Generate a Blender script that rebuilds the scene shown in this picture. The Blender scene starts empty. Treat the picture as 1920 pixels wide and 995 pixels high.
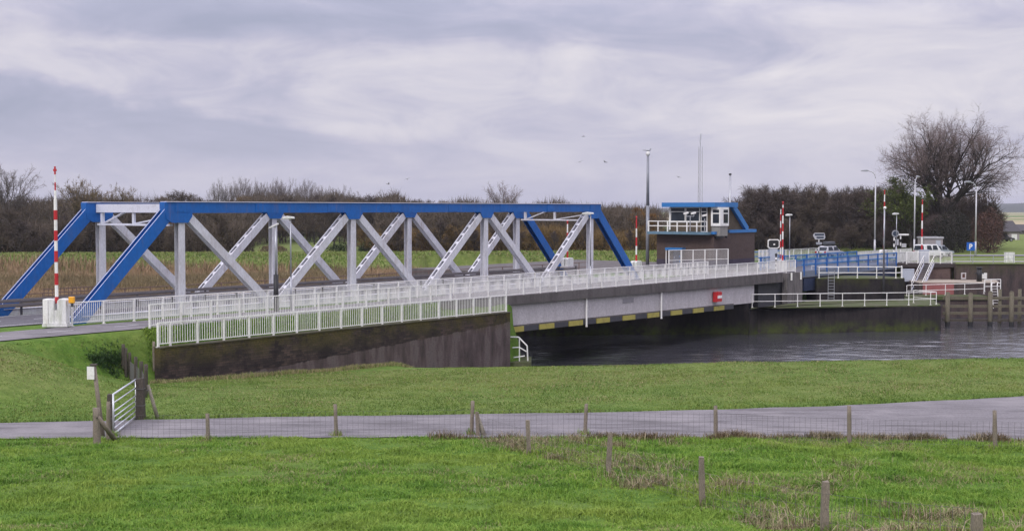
import bpy, bmesh, math, random
import numpy as np
from mathutils import Vector, Matrix

# ------------------------------------------------------------------ camera, sky, sun, exposure
SC = bpy.context.scene
ZC = 11.7                                   # camera height above the canal water (z = 0)
F, PITCH = 2400.0, math.atan(105.5/2400.0)  # focal length in photo pixels, downward tilt
cam_d = bpy.data.cameras.new("camera")
cam = bpy.data.objects.new("camera", cam_d)
SC.collection.objects.link(cam)
cam_d.sensor_width, cam_d.lens = 36.0, 36.0*F/1920.0
cam_d.clip_start, cam_d.clip_end = 0.5, 20000.0
cam.location = (0, 0, ZC)
cam.rotation_euler = (math.pi/2-PITCH, 0, 0)
SC.camera = cam

SUN_EL, SUN_AZ = math.radians(42), math.radians(205)   # azimuth measured clockwise from +Y
world = bpy.data.worlds.new("World")
SC.world = world
world.use_nodes = True
def build_sky():
    nt = world.node_tree
    N, L = nt.nodes, nt.links
    N.clear()
    def n(t, **k):
        o = N.new(t)
        for a, b in k.items(): setattr(o, a, b)
        return o
    out = n('ShaderNodeOutputWorld'); bg = n('ShaderNodeBackground')
    sky = n('ShaderNodeTexSky', sky_type='NISHITA', sun_disc=False)
    sky.sun_elevation, sky.sun_rotation = SUN_EL, SUN_AZ
    sc = n('ShaderNodeVectorMath', operation='SCALE'); sc.inputs['Scale'].default_value = 0.10
    L.new(sky.outputs[0], sc.inputs[0])
    tc = n('ShaderNodeTexCoord')
    sep = n('ShaderNodeSeparateXYZ'); L.new(tc.outputs['Generated'], sep.inputs[0])
    def noise(scale, zs, off, detail, rough, dist=0.0):
        m = n('ShaderNodeMapping'); m.inputs['Scale'].default_value = (scale, scale, scale*zs)
        m.inputs['Location'].default_value = off
        m.inputs['Rotation'].default_value = (0, 0.06, 0)
        L.new(tc.outputs['Generated'], m.inputs[0])
        t = n('ShaderNodeTexNoise'); t.inputs['Scale'].default_value = 1.0
        t.inputs['Detail'].default_value = detail; t.inputs['Roughness'].default_value = rough
        t.inputs['Distortion'].default_value = dist
        L.new(m.outputs[0], t.inputs['Vector']); return t.outputs[0]
    def ramp(src, pts):
        r = n('ShaderNodeValToRGB'); e = r.color_ramp.elements
        e[0].position, e[0].color = pts[0][0], (*pts[0][1], 1)
        e[1].position, e[1].color = pts[-1][0], (*pts[-1][1], 1)
        for p, c in pts[1:-1]:
            q = e.new(p); q.color = (*c, 1)
        L.new(src, r.inputs[0]); return r.outputs[0]
    big = noise(2.2, 4.2, (1.7, 0.2, 0.55), 5.0, 0.55, 0.4)
    fine = noise(8.0, 3.4, (0.3, 2.1, 0.9), 7.0, 0.6, 0.7)
    puff = noise(16.0, 1.5, (5.3, 1.1, 0.2), 5.0, 0.55, 0.2)
    def M(op, a, b=None, c=None):
        x = n('ShaderNodeMath', operation=op)
        for k, q in enumerate((a, b, c)):
            if q is None: continue
            if isinstance(q, (int, float)): x.inputs[k].default_value = q
            else: L.new(q, x.inputs[k])
        return x.outputs[0]
    def S(src, a, b, c=0.0, d=1.0):
        x = n('ShaderNodeMapRange', interpolation_type='SMOOTHSTEP')
        for k, q in enumerate((a, b, c, d)): x.inputs[k+1].default_value = q
        L.new(src, x.inputs[0]); return x.outputs[0]
    yy = M('MAXIMUM', sep.outputs[1], 0.05)
    az = M('DIVIDE', sep.outputs[0], yy); el = M('DIVIDE', sep.outputs[2], yy)
    wob = M('MULTIPLY_ADD', puff, 0.050, -0.025)
    # a bank of darker cloud low in the west with a lumpy upper edge
    e1 = M('ADD', M('SUBTRACT', M('MULTIPLY_ADD', az, -0.19, 0.036), el), wob)
    bank = M('MULTIPLY', S(e1, -.004, .010), S(el, .0, .075, .25, 1.0))
    bank = M('MULTIPLY', bank, S(az, -.02, -.20))
    # the ragged underside of a higher sheet
    e2 = M('ADD', M('SUBTRACT', el, M('MULTIPLY_ADD', az, -0.035, 0.118)), M('MULTIPLY', wob, .7))
    top = M('MULTIPLY', S(e2, -.006, .022), S(az, .30, .02, .25, 1.0)); top = M('MULTIPLY', top, S(az, -.40, -.30))
    # a pale streak
    sx = M('DIVIDE', M('ADD', az, .112), .050); sy = M('DIVIDE', M('SUBTRACT', M('ADD', el, M('MULTIPLY', wob, .35)), .0585), .0075)
    streak = S(M('ADD', M('MULTIPLY', sx, sx), M('MULTIPLY', sy, sy)), 1.5, .1)
    val = M('ADD', M('MULTIPLY', big, .34), M('MULTIPLY', fine, .40))
    val = M('ADD', val, .190)
    val = M('SUBTRACT', val, M('MULTIPLY', bank, .095)); val = M('SUBTRACT', val, M('MULTIPLY', top, .115))
    val = M('ADD', val, M('MULTIPLY', streak, .05))
    cloud = ramp(val, [(0.36, (.395, .412, .545)), (0.45, (.468, .474, .615)), (0.51, (.56, .545, .675)),
                        (0.565, (.665, .64, .735)), (0.66, (.80, .76, .81))])
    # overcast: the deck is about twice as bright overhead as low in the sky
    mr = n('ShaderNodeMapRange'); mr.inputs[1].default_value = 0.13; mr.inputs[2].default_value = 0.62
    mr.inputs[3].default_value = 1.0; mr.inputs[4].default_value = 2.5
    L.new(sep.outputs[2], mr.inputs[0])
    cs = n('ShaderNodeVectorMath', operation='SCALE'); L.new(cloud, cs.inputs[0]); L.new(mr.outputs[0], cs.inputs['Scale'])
    # a thin pale veil close to the horizon
    hz = n('ShaderNodeMapRange'); hz.inputs[1].default_value = 0.0; hz.inputs[2].default_value = 0.075
    hz.inputs[3].default_value = 0.6; hz.inputs[4].default_value = 0.0
    L.new(sep.outputs[2], hz.inputs[0])
    mh = n('ShaderNodeMix', data_type='RGBA'); L.new(hz.outputs[0], mh.inputs['Factor'])
    L.new(cs.outputs[0], mh.inputs['A']); mh.inputs['B'].default_value = (.58, .565, .70, 1)
    mx = n('ShaderNodeMix', data_type='RGBA'); mx.inputs['Factor'].default_value = 0.95
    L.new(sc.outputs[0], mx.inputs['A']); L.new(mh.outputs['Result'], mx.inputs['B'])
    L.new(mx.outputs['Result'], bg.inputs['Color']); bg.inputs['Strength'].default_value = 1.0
    L.new(bg.outputs[0], out.inputs['Surface'])
build_sky()
sun_d = bpy.data.lights.new("sun", 'SUN'); sun_d.energy = 1.5; sun_d.angle = math.radians(14)
sun_d.color = (1.0, .96, .90)
sun = bpy.data.objects.new("sun", sun_d); SC.collection.objects.link(sun)
sd = Vector((math.sin(SUN_AZ)*math.cos(SUN_EL), math.cos(SUN_AZ)*math.cos(SUN_EL), math.sin(SUN_EL)))
sun.rotation_euler = sd.to_track_quat('Z', 'Y').to_euler()
SC.view_settings.view_transform = 'Standard'; SC.view_settings.look = 'None'
SC.view_settings.gamma = 1.0; SC.view_settings.use_curve_mapping = False
SC.view_settings.exposure = 0.0
SC.cycles.max_bounces = 6; SC.cycles.diffuse_bounces = 3; SC.cycles.glossy_bounces = 3
SC.cycles.transparent_max_bounces = 12; SC.cycles.caustics_reflective = False; SC.cycles.caustics_refractive = False

# ------------------------------------------------------------------ helpers
COL = SC.collection
def ray(px, py):
    a, b = (px-960)/F, (497.5-py)/F
    c, s = math.cos(PITCH), math.sin(PITCH)
    return Vector((a, c+b*s, -s+b*c))
def at(px, py, D):
    r = ray(px, py); k = D/r.y
    return Vector((r.x*k, D, ZC+r.z*k))
def gz(px, py, z):
    r = ray(px, py); k = (z-ZC)/r.z
    return Vector((r.x*k, r.y*k, z))
TH = math.radians(51.833)
CT, ST = math.cos(TH), math.sin(TH)
OX, OY, DECK = -24.2, 70.6, 5.45
LP = 7.14                                     # half panel of the truss
def BW(u, v, h=0.0): return Vector((OX+CT*u-ST*v, OY+ST*u+CT*v, DECK+h))
def UV(x, y):
    a, b = x-OX, y-OY
    return CT*a+ST*b, -ST*a+CT*b

class MB:
    def __init__(s): s.v, s.f, s.m = [], [], []
    def add(s, vs, fs, m=0):
        o = len(s.v); s.v += [tuple(p) for p in vs]
        s.f += [tuple(i+o for i in f) for f in fs]; s.m += [m]*len(fs)
    BOXF = [(0,3,2,1),(4,5,6,7),(0,1,5,4),(1,2,6,5),(2,3,7,6),(3,0,4,7)]
    def box(s, x0, y0, z0, x1, y1, z1, m=0):
        s.add([(x0,y0,z0),(x1,y0,z0),(x1,y1,z0),(x0,y1,z0),(x0,y0,z1),(x1,y0,z1),(x1,y1,z1),(x0,y1,z1)], s.BOXF, m)
    def beam(s, p0, p1, w, h, up=(0,0,1), m=0, w1=None, h1=None):
        """bar from p0 to p1; w across (perpendicular to up), h along up"""
        p0, p1, up = Vector(p0), Vector(p1), Vector(up)
        d = (p1-p0).normalized(); sd_ = d.cross(up)
        if sd_.length < 1e-6: sd_ = d.cross(Vector((1,0,0)))
        sd_.normalize(); u2 = sd_.cross(d).normalized()
        w1 = w if w1 is None else w1; h1 = h if h1 is None else h1
        vs = []
        for p, ww, hh in ((p0,w,h),(p1,w1,h1)):
            for a, b in ((-1,-1),(1,-1),(1,1),(-1,1)): vs.append(p+sd_*(a*ww/2)+u2*(b*hh/2))
        s.add(vs, s.BOXF, m)
    def tube(s, p0, p1, r0, r1=None, n=8, m=0, cap=True):
        p0, p1 = Vector(p0), Vector(p1); r1 = r0 if r1 is None else r1
        d = (p1-p0).normalized(); a = d.orthogonal().normalized(); b = d.cross(a)
        vs = [p+(a*math.cos(2*math.pi*k/n)+b*math.sin(2*math.pi*k/n))*r for p, r in ((p0,r0),(p1,r1)) for k in range(n)]
        fs = [(k,(k+1)%n,n+(k+1)%n,n+k) for k in range(n)]
        if cap: fs += [tuple(range(n-1,-1,-1)), tuple(range(n,2*n))]
        s.add(vs, fs, m)
    def path(s, pts, r, n=6, m=0):
        for a, b in zip(pts[:-1], pts[1:]): s.tube(a, b, r, r, n, m)
    def prism(s, poly, z0, z1, m=0, axis='z'):
        """polygon (ccw) swept along an axis"""
        n = len(poly)
        def P(p, z):
            if axis == 'z': return (p[0], p[1], z)
            if axis == 'y': return (p[0], z, p[1])
            return (z, p[0], p[1])
        s.add([P(p,z0) for p in poly]+[P(p,z1) for p in poly],
              [tuple(range(n-1,-1,-1)), tuple(range(n,2*n))]+[(k,(k+1)%n,n+(k+1)%n,n+k) for k in range(n)], m)
    def ball(s, c, rx, ry=None, rz=None, n=10, m=0):
        ry = ry or rx; rz = rz or rx; rows = n//2
        vs = [(c[0], c[1], c[2]-rz)]
        for i in range(1, rows):
            t = -math.pi/2+math.pi*i/rows
            for k in range(n):
                p = 2*math.pi*k/n
                vs.append((c[0]+rx*math.cos(t)*math.cos(p), c[1]+ry*math.cos(t)*math.sin(p), c[2]+rz*math.sin(t)))
        vs.append((c[0], c[1], c[2]+rz)); fs = []
        for k in range(n): fs.append((0, 1+(k+1)%n, 1+k))
        for i in range(rows-2):
            for k in range(n):
                a = 1+i*n; fs.append((a+k, a+(k+1)%n, a+n+(k+1)%n, a+n+k))
        a = 1+(rows-2)*n
        for k in range(n): fs.append((a+k, a+(k+1)%n, len(vs)-1))
        s.add(vs, fs, m)
    def build(s, name, mats, parent=None, smooth=False, bevel=0.0):
        me = bpy.data.meshes.new(name)
        me.from_pydata(s.v, [], s.f)
        mats = mats if isinstance(mats, (list, tuple)) else [mats]
        for mt in mats: me.materials.append(mt)
        if len(mats) > 1: me.polygons.foreach_set('material_index', s.m)
        bm = bmesh.new(); bm.from_mesh(me); bmesh.ops.recalc_face_normals(bm, faces=bm.faces)
        bm.to_mesh(me); bm.free()
        if smooth: me.polygons.foreach_set('use_smooth', [True]*len(me.polygons))
        o = bpy.data.objects.new(name, me); COL.objects.link(o)
        if parent: o.parent = parent
        if bevel:
            b = o.modifiers.new('bevel', 'BEVEL'); b.width = bevel; b.segments = 2; b.limit_method = 'ANGLE'
        return o

def np_mesh(name, V, Fc, mats, parent=None, attrs=None, smooth=False, nper=3):
    """mesh from numpy arrays; Fc is (n, nper)"""
    me = bpy.data.meshes.new(name)
    V = np.ascontiguousarray(V, dtype=np.float32); Fc = np.ascontiguousarray(Fc, dtype=np.int32)
    me.vertices.add(len(V)); me.vertices.foreach_set('co', V.ravel())
    me.loops.add(Fc.size); me.loops.foreach_set('vertex_index', Fc.ravel())
    me.polygons.add(len(Fc)); me.polygons.foreach_set('loop_start', np.arange(0, Fc.size, nper, dtype=np.int32))
    if smooth: me.polygons.foreach_set('use_smooth', np.ones(len(Fc), dtype=bool))
    me.update(calc_edges=True); me.validate()
    for mt in (mats if isinstance(mats, (list, tuple)) else [mats]): me.materials.append(mt)
    for k, a in (attrs or {}).items():
        at_ = me.attributes.new(k, 'FLOAT', 'POINT'); at_.data.foreach_set('value', np.ascontiguousarray(a, dtype=np.float32))
    o = bpy.data.objects.new(name, me); COL.objects.link(o)
    if parent: o.parent = parent
    return o

def tag(o, label=None, cat=None, group=None, kind=None):
    if label: o['label'] = label
    if cat: o['category'] = cat
    if group: o['group'] = group
    if kind: o['kind'] = kind
    return o
def thing(name, label, cat, loc=(0,0,0), rz=0.0, group=None):
    o = bpy.data.objects.new(name, None); COL.objects.link(o)
    o.location = loc; o.rotation_euler = (0, 0, rz); o.empty_display_size = 0.3
    return tag(o, label, cat, group)
def dup(root, loc, rz=0.0, scale=None, label=None, group=None):
    r = root.copy(); COL.objects.link(r); r.location = loc; r.rotation_euler = (0, 0, rz)
    if scale is not None: r.scale = scale if hasattr(scale, '__len__') else (scale,)*3
    if label: r['label'] = label
    if group: r['group'] = group
    for ch in [c for c in SC.objects if c.parent is root] if not root.get('_kids') else []: pass
    for ch in KIDS(root):
        c = ch.copy(); COL.objects.link(c); c.parent = r
        for g in KIDS(ch):
            d = g.copy(); COL.objects.link(d); d.parent = c
    return r
def KIDS(o): return [c for c in bpy.data.objects if c.parent is o]

# ------------------------------------------------------------------ materials
MATS = {}
def nodes_of(name, rough=0.6, metal=0.0, spec=0.4):
    m = bpy.data.materials.new(name); m.use_nodes = True
    nt = m.node_tree; b = nt.nodes['Principled BSDF']
    b.inputs['Roughness'].default_value = rough; b.inputs['Metallic'].default_value = metal
    b.inputs['Specular IOR Level'].default_value = spec
    return m, nt, b
def nz(nt, vec, scale, detail=4.0, rough=0.55, dist=0.0):
    t = nt.nodes.new('ShaderNodeTexNoise'); t.inputs['Scale'].default_value = scale
    t.inputs['Detail'].default_value = detail; t.inputs['Roughness'].default_value = rough
    t.inputs['Distortion'].default_value = dist
    if vec is not None: nt.links.new(vec, t.inputs['Vector'])
    return t.outputs[0]
def mapping(nt, vec, scale):
    m = nt.nodes.new('ShaderNodeMapping'); m.inputs['Scale'].default_value = scale
    nt.links.new(vec, m.inputs[0]); return m.outputs[0]
def rmp(nt, src, pts):
    r = nt.nodes.new('ShaderNodeValToRGB'); e = r.color_ramp.elements
    e[0].position, e[0].color = pts[0][0], (*pts[0][1], 1)
    e[1].position, e[1].color = pts[-1][0], (*pts[-1][1], 1)
    for p, c in pts[1:-1]:
        q = e.new(p); q.color = (*c, 1)
    nt.links.new(src, r.inputs[0]); return r.outputs[0]
def mixc(nt, fac, a, b):
    x = nt.nodes.new('ShaderNodeMix'); x.data_type = 'RGBA'
    if isinstance(fac, float): x.inputs['Factor'].default_value = fac
    else: nt.links.new(fac, x.inputs['Factor'])
    for k, c in (('A', a), ('B', b)):
        if isinstance(c, tuple): x.inputs[k].default_value = (*c[:3], 1)
        else: nt.links.new(c, x.inputs[k])
    return x.outputs['Result']
def mth(nt, op, a, b=None, c=None):
    x = nt.nodes.new('ShaderNodeMath'); x.operation = op; x.use_clamp = False
    for k, s in enumerate((a, b, c)):
        if s is None: continue
        if isinstance(s, (int, float)): x.inputs[k].default_value = s
        else: nt.links.new(s, x.inputs[k])
    return x.outputs[0]
def mrange(nt, src, a, b, c=0.0, d=1.0):
    x = nt.nodes.new('ShaderNodeMapRange'); x.clamp = True
    for k, s in enumerate((a, b, c, d)): x.inputs[k+1].default_value = s
    nt.links.new(src, x.inputs[0]); return x.outputs[0]
def pos(nt): return nt.nodes.new('ShaderNodeNewGeometry').outputs['Position']
def objc(nt): return nt.nodes.new('ShaderNodeTexCoord').outputs['Object']
def sepz(nt, vec):
    s = nt.nodes.new('ShaderNodeSeparateXYZ'); nt.links.new(vec, s.inputs[0]); return s.outputs
def bump(nt, b, src, strength=0.4, dist=0.05):
    x = nt.nodes.new('ShaderNodeBump'); x.inputs['Strength'].default_value = strength
    x.inputs['Distance'].default_value = dist; nt.links.new(src, x.inputs['Height'])
    nt.links.new(x.outputs[0], b.inputs['Normal'])
def attr(nt, name):
    a = nt.nodes.new('ShaderNodeAttribute'); a.attribute_name = name; return a.outputs['Fac']

def worn(name, col, dirt=None, amt=0.35, rough=0.5, metal=0.0, scale=1.2, stretch=(1,1,1), spec=0.4, bmp=0.0, fine=0.10, runs=0.0):
    """painted or raw surface: base colour, soft tone drift, and dirt or rust blotches"""
    if name in MATS: return MATS[name]
    m, nt, b = nodes_of(name, rough, metal, spec)
    p = mapping(nt, pos(nt), stretch)
    n1 = nz(nt, p, scale, 6, 0.62, 0.4); n2 = nz(nt, p, scale*9, 3, 0.6)
    lo = tuple(c*(1-fine*1.6) for c in col); hi = tuple(min(1, c*(1+fine)) for c in col)
    c0 = rmp(nt, n2, [(0.3, lo), (0.7, hi)])
    dirt = dirt or tuple(c*0.55 for c in col)
    c1 = mixc(nt, mrange(nt, n1, 0.52, 0.72, 0.0, amt), c0, dirt)
    if runs:                                     # rust runs and rain streaks down the steel
        r1 = nz(nt, mapping(nt, pos(nt), (3.2, 3.2, .28)), 1.0, 5, .7, .2)
        c1 = mixc(nt, mrange(nt, r1, .56, .72, 0, runs), c1, (.20, .115, .07))
        c1 = mixc(nt, mrange(nt, nz(nt, pos(nt), .45, 5, .7), .5, .72, 0, runs), c1, tuple(c*.6+.05 for c in col))
    nt.links.new(c1, b.inputs['Base Color'])
    nt.links.new(mrange(nt, n1, 0.3, 0.7, rough*0.8, min(1, rough*1.25)), b.inputs['Roughness'])
    if bmp: bump(nt, b, n2, bmp, 0.02)
    MATS[name] = m; return m

BLUE = worn('blue_paint', (.003, .108, .40), (.010, .065, .23), .4, .42, scale=.8, stretch=(1,1,.5), runs=.30)
BLUE2 = worn('faded_blue_paint', (.03, .175, .45), (.05, .13, .28), .5, .5, scale=1.5)
GREY_STEEL = worn('pale_grey_steel_paint', (.60, .60, .645), (.33, .275, .24), .5, .5, scale=1.1, stretch=(1,1,.5), runs=.50)
EDGE = worn('pale_flange_edge', (.62, .63, .72), (.35, .33, .35), .5, .5, scale=2)
WHITE = worn('white_rail_paint', (.84, .83, .80), (.50, .47, .38), .45, .5, scale=1.6, runs=.28)
WHITE2 = worn('grimy_white_paint', (.72, .72, .70), (.34, .36, .26), .7, .55, scale=2.2, stretch=(1,1,.35), runs=.5)
GALV = worn('galvanised_steel', (.42, .43, .46), (.24, .24, .25), .5, .42, .6, scale=3)
DARKSTEEL = worn('dark_steel', (.035, .035, .042), (.09, .07, .055), .4, .55, scale=3)
RUSTY = worn('rusty_rail_steel', (.20, .13, .11), (.09, .07, .07), .6, .7, scale=2)
RED = worn('red_paint', (.50, .022, .028), (.25, .03, .03), .35, .5, scale=3)
BLACK = worn('black_paint', (.018, .018, .02), (.05, .05, .05), .4, .5, scale=3)
YELLOW = worn('faded_yellow_paint', (.38, .33, .075), (.18, .16, .07), .6, .65, scale=2)
DARKBLOCK = worn('dark_grey_block', (.05, .05, .058), (.10, .10, .095), .5, .7, scale=2)
ORANGE = worn('amber_plastic', (.85, .40, .02), (.6, .28, .02), .3, .4, scale=4)
ASPHALT = worn('asphalt', (.105, .10, .112), (.07, .068, .074), .6, .9, scale=.7, bmp=.25, fine=.22)
LINEPAINT = worn('road_line_paint', (.62, .62, .62), (.3, .3, .3), .6, .7, scale=3)
TIMBER = worn('weathered_timber', (.135, .118, .082), (.10, .105, .065), .7, .85, scale=2.5, stretch=(1,1,.25), bmp=.5, fine=.25)
POSTWOOD = worn('grey_fence_post_wood', (.235, .195, .155), (.12, .115, .08), .7, .9, scale=6, stretch=(2,2,.3), bmp=.6, fine=.3)
DARKWOOD = worn('dark_wet_wood', (.075, .062, .05), (.045, .055, .03), .7, .85, scale=4, stretch=(1,1,.3), bmp=.5, fine=.3)
WIRE = worn('fence_wire', (.16, .155, .155), None, .3, .5, .5, scale=5)
GLASS_D = None
def glass(name, col=(.012, .016, .022), rough=.06):
    m, nt, b = nodes_of(name, rough, 0, .9)
    p = pos(nt); n1 = nz(nt, p, 1.3, 3)
    nt.links.new(rmp(nt, n1, [(.3, col), (.7, tuple(c*2.2+.006 for c in col))]), b.inputs['Base Color']); b.inputs['Specular IOR Level'].default_value = .22
    return m
GLASS_D = glass('dark_window_glass')

def concrete(name, base, stain, moss=None, zlo=0.0, zhi=1.0, moss_amt=.7, rough=.9, streak=.85):
    """cast concrete: mottled, streaks of damp, moss growing within a height band"""
    m, nt, b = nodes_of(name, rough, 0, .25)
    p = pos(nt); st = mapping(nt, p, (1, 1, .22))
    n1 = nz(nt, p, .55, 6, .6, .3); n2 = nz(nt, st, 1.6, 5, .65); n3 = nz(nt, p, 7, 4, .6)
    c = rmp(nt, n3, [(.3, tuple(x*.78 for x in base)), (.7, tuple(min(1, x*1.16) for x in base))])
    c = mixc(nt, mrange(nt, n2, .45, .66, 0, streak), c, stain)
    c = mixc(nt, mrange(nt, n1, .5, .7, 0, .5), c, tuple((s+t)*.5 for s, t in zip(base, stain)))
    if moss:
        z = sepz(nt, p)[2]
        f = mth(nt, 'MULTIPLY', mrange(nt, z, zlo, zhi), mrange(nt, nz(nt, p, .9, 6, .7), .40, .60))
        c = mixc(nt, mth(nt, 'MULTIPLY', f, moss_amt), c, moss)
    nt.links.new(c, b.inputs['Base Color'])
    bump(nt, b, n3, .35, .03)
    return m
# ------------------------------------------------------------------ terrain
rng = np.random.default_rng(7)
_perm = np.random.default_rng(3).random((256, 256))
def vnoise(x, y):
    xi, yi = np.floor(x).astype(int), np.floor(y).astype(int)
    fx, fy = x-xi, y-yi; fx = fx*fx*(3-2*fx); fy = fy*fy*(3-2*fy)
    g = lambda i, j: _perm[i & 255, j & 255]
    return (g(xi,yi)*(1-fx)+g(xi+1,yi)*fx)*(1-fy)+(g(xi,yi+1)*(1-fx)+g(xi+1,yi+1)*fx)*fy
def fbm(x, y, s, o=4):
    r, a, t = 0, 1, 0
    for k in range(o):
        r = r+a*vnoise(x*s+17.3*k, y*s-9.1*k); t += a; a *= .5; s *= 2.03
    return r/t
def sstep(a, b, x):
    t = np.clip((x-a)/(b-a), 0, 1); return t*t*(3-2*t)
PX = np.array([-260., 0, 600, 1000, 1400, 1900, 2300])
def path_edges(X):
    """foreground path: far and near edge (Y) by X"""
    xs = np.array([-60., -27, -21.5, -15, -10, 0, 6, 13, 20, 28, 45, 80])
    nr = np.array([44., 44.6, 44.9, 45.4, 45.6, 45.6, 45.5, 45.1, 44.4, 43.4, 41, 37])
    fr = np.array([46.6, 47.8, 48.8, 49.8, 50.6, 51.6, 52.3, 53.7, 55.9, 58.8, 66, 80])
    return np.interp(X, xs, nr), np.interp(X, xs, fr)
def bank_y(X): return np.interp(X, [-12, -2, 6, 15, 28, 60, 150], [78, 73.5, 71.5, 71.8, 73.5, 79, 95])
def far_y(X): return np.where(X < 40.3, 120.6+.09*X, np.where(X < 51.2, 149.6, 147.1))
def field_h(X, Y):
    Yk = np.array([-60., 0, 6, 28, 40, 46, 58, 70, 120])
    base = np.interp(Y, Yk, [9.9, 9.85, 9.0, 4.72, 3.86, 3.48, 3.30, 3.10, 3.1])
    k = np.interp(X, [-9, 0, 12], [.055, .03, 0.0])
    return base-np.maximum(Y-59, 0)*k
def height(X, Y):
    u, v = UV(X, Y)
    near = field_h(X, Y)
    back = np.full_like(X, 1.9)
    # far dike behind the reed marsh
    dk = Y-186-8*np.sin(X*.012)
    back = back+3.25*sstep(-12, 0, dk)-1.6*sstep(9, 22, dk)+.8*sstep(60, 400, dk)*0
    right = np.full_like(X, 5.35)-1.0*sstep(240, 700, Y)
    wr = sstep(50, 62, X-.16*(Y-150))
    back = back*(1-wr)+right*wr
    # road embankment along the bridge line
    mid = np.full_like(X, 5.37)
    h = near+0
    tslope = np.where(u < 0, sstep(-14.5, -6.5, v), sstep(-8.2, -6.2, v))
    kk = sstep(-10.0, -.9, u)
    tslope = sstep(-14.5, -6.5, v)*(1-kk)+sstep(-7.12, -6.85, v)*.42*kk+sstep(-6.9, -6.1, v)*.58*kk
    h = near*(1-tslope)+mid*tslope
    t2 = sstep(11.5, 17, v)
    h = h*(1-t2)+back*t2
    # rough ground
    amp = .05*sstep(5, 20, Y)*(1-sstep(60, 110, Y))+.10*sstep(110, 150, Y)
    nr, fr = path_edges(X)
    onp = sstep(-.7, 0.1, Y-nr)*(1-sstep(-.1, .7, Y-fr))
    flat = (v > -6.6)*(v < 11)
    h = h+amp*(fbm(X, Y, .35)-.5)*2*(1-onp)*(1-flat)+(.26*(fbm(X, Y, .85, 3)-.5))*(1-sstep(43, 45, Y))*(Y > 18)
    # land beyond the canal: low toe inside the piers, level ground right of the lock
    toe = (Y > far_y(X)-.5)*(v < -6.3)*(u < 92)*(Y < 160)
    h = np.where(toe, 1.2, h)
    h = np.where((Y > far_y(X)-.5)*(u > 66)*(u < 92)*(v > -6.5)*(v < 29), 1.2, h)
    rl = (u > 103.3)*(Y > far_y(X)-.3)*((v < 10.5) | (X > 50))
    h = np.where(rl, right+.02*(fbm(X, Y, .2)-.5), h)
    # canal and lock
    dep = -1.6
    allow = np.where(u > 31.2, 1.0, (v < -7.3)*sstep(-8, -1.5, X))*(1-sstep(12, 16, v))
    allow = np.where(X > 40.3, 1.0, allow)
    c1 = sstep(0, 7.0, Y-bank_y(X))*(1-sstep(-.6, .2, Y-far_y(X)))*allow
    lock = (u > 91)*(u < 103.3)*(v > -26)*(v < 60)*1.0
    cw = np.clip(np.maximum(c1, lock), 0, 1)
    h = h*(1-cw)+dep*cw
    # pier toe under its own walls
    return h
def build_ground():
    def axis(parts):
        a = [np.arange(p, q, s) for p, q, s in parts]; return np.unique(np.concatenate(a).round(4))
    xs = axis([(-9000,-1500,1500),(-1500,-300,150),(-300,-90,15),(-90,-48,3),(-48,78,.5),(78,130,4),(130,330,20),(330,1500,150),(1500,9001,1500)])
    ys = axis([(-60,12,6),(12,20,2),(20,58,.33),(58,162,.5),(162,230,2.5),(230,420,15),(420,1500,120),(1500,12001,1500)])
    X, Y = np.meshgrid(xs, ys); Z = height(X, Y)
    V = np.stack([X, Y, Z], -1).reshape(-1, 3); nx, ny = len(xs), len(ys)
    i = (np.arange(ny-1)[:, None]*nx+np.arange(nx-1)[None, :]).ravel()
    Fq = np.stack([i, i+1, i+1+nx, i+nx], 1)
    u, v = UV(X, Y)
    nr, fr = path_edges(X)
    dry = sstep(0, 2.5, Y-fr)*(1-sstep(70, 80, Y))*(v < -8)*(.12+.6*fbm(X, Y, .12))*(.15+.85*sstep(-20, -15, X))
    dry = np.maximum(dry, .75*np.exp(-((X+23.5)/4.5)**2-((Y-57)/2.6)**2))
    dry = np.maximum(dry, .55*(Y > 146)*(X > 44)*(Y < 420))
    dry = np.maximum(dry, .6*(Y > 170)*(Y < 420)*(v > 13))
    marsh = (v > 13)*(1-sstep(172, 180, Y-8*np.sin(X*.012)))*(X-.16*(Y-150) < 52)
    far = sstep(420, 520, Y)
    o = np_mesh('ground', V, Fq, mat_ground(), attrs={'dry': dry.ravel(), 'marsh': (marsh*1.0).ravel(), 'far': far.ravel()}, smooth=True, nper=4)
    return tag(o, 'grassy ground with dikes, field and far farmland', 'ground', kind='structure')
def mat_ground():
    m, nt, b = nodes_of('grass_ground', .95, 0, .15)
    p = pos(nt)
    n1 = nz(nt, p, .22, 5, .6); n2 = nz(nt, p, 1.7, 5, .65, .5); n3 = nz(nt, p, 11, 4, .7)
    g = rmp(nt, n2, [(.32, (.060, .125, .016)), (.5, (.10, .195, .026)), (.68, (.165, .25, .045))])
    g = mixc(nt, mrange(nt, n3, .35, .7, 0, .6), g, (.055, .09, .018))
    g = mixc(nt, mrange(nt, n1, .45, .7, 0, .45), g, (.155, .19, .048))
    d = rmp(nt, n2, [(.3, (.14, .165, .045)), (.55, (.20, .205, .075)), (.72, (.27, .235, .115))])
    c = mixc(nt, mth(nt, 'MULTIPLY', attr(nt, 'dry'), .85), g, d)
    r = rmp(nt, n2, [(.3, (.11, .075, .04)), (.7, (.26, .19, .11))])
    c = mixc(nt, attr(nt, 'marsh'), c, r)
    # far farmland: strips of pasture, stubble and plough
    fs = nz(nt, mapping(nt, p, (.0008, .006, 1)), 1.0, 2, .5)
    fl = rmp(nt, fs, [(.3, (.10, .16, .05)), (.46, (.13, .19, .06)), (.5, (.34, .28, .17)), (.6, (.38, .32, .2)), (.64, (.14, .19, .07))])
    c = mixc(nt, attr(nt, 'far'), c, fl)
    nt.links.new(c, b.inputs['Base Color'])
    bump(nt, b, mth(nt, 'ADD', n3, n2), .6, .08)
    return m
build_ground()

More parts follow.
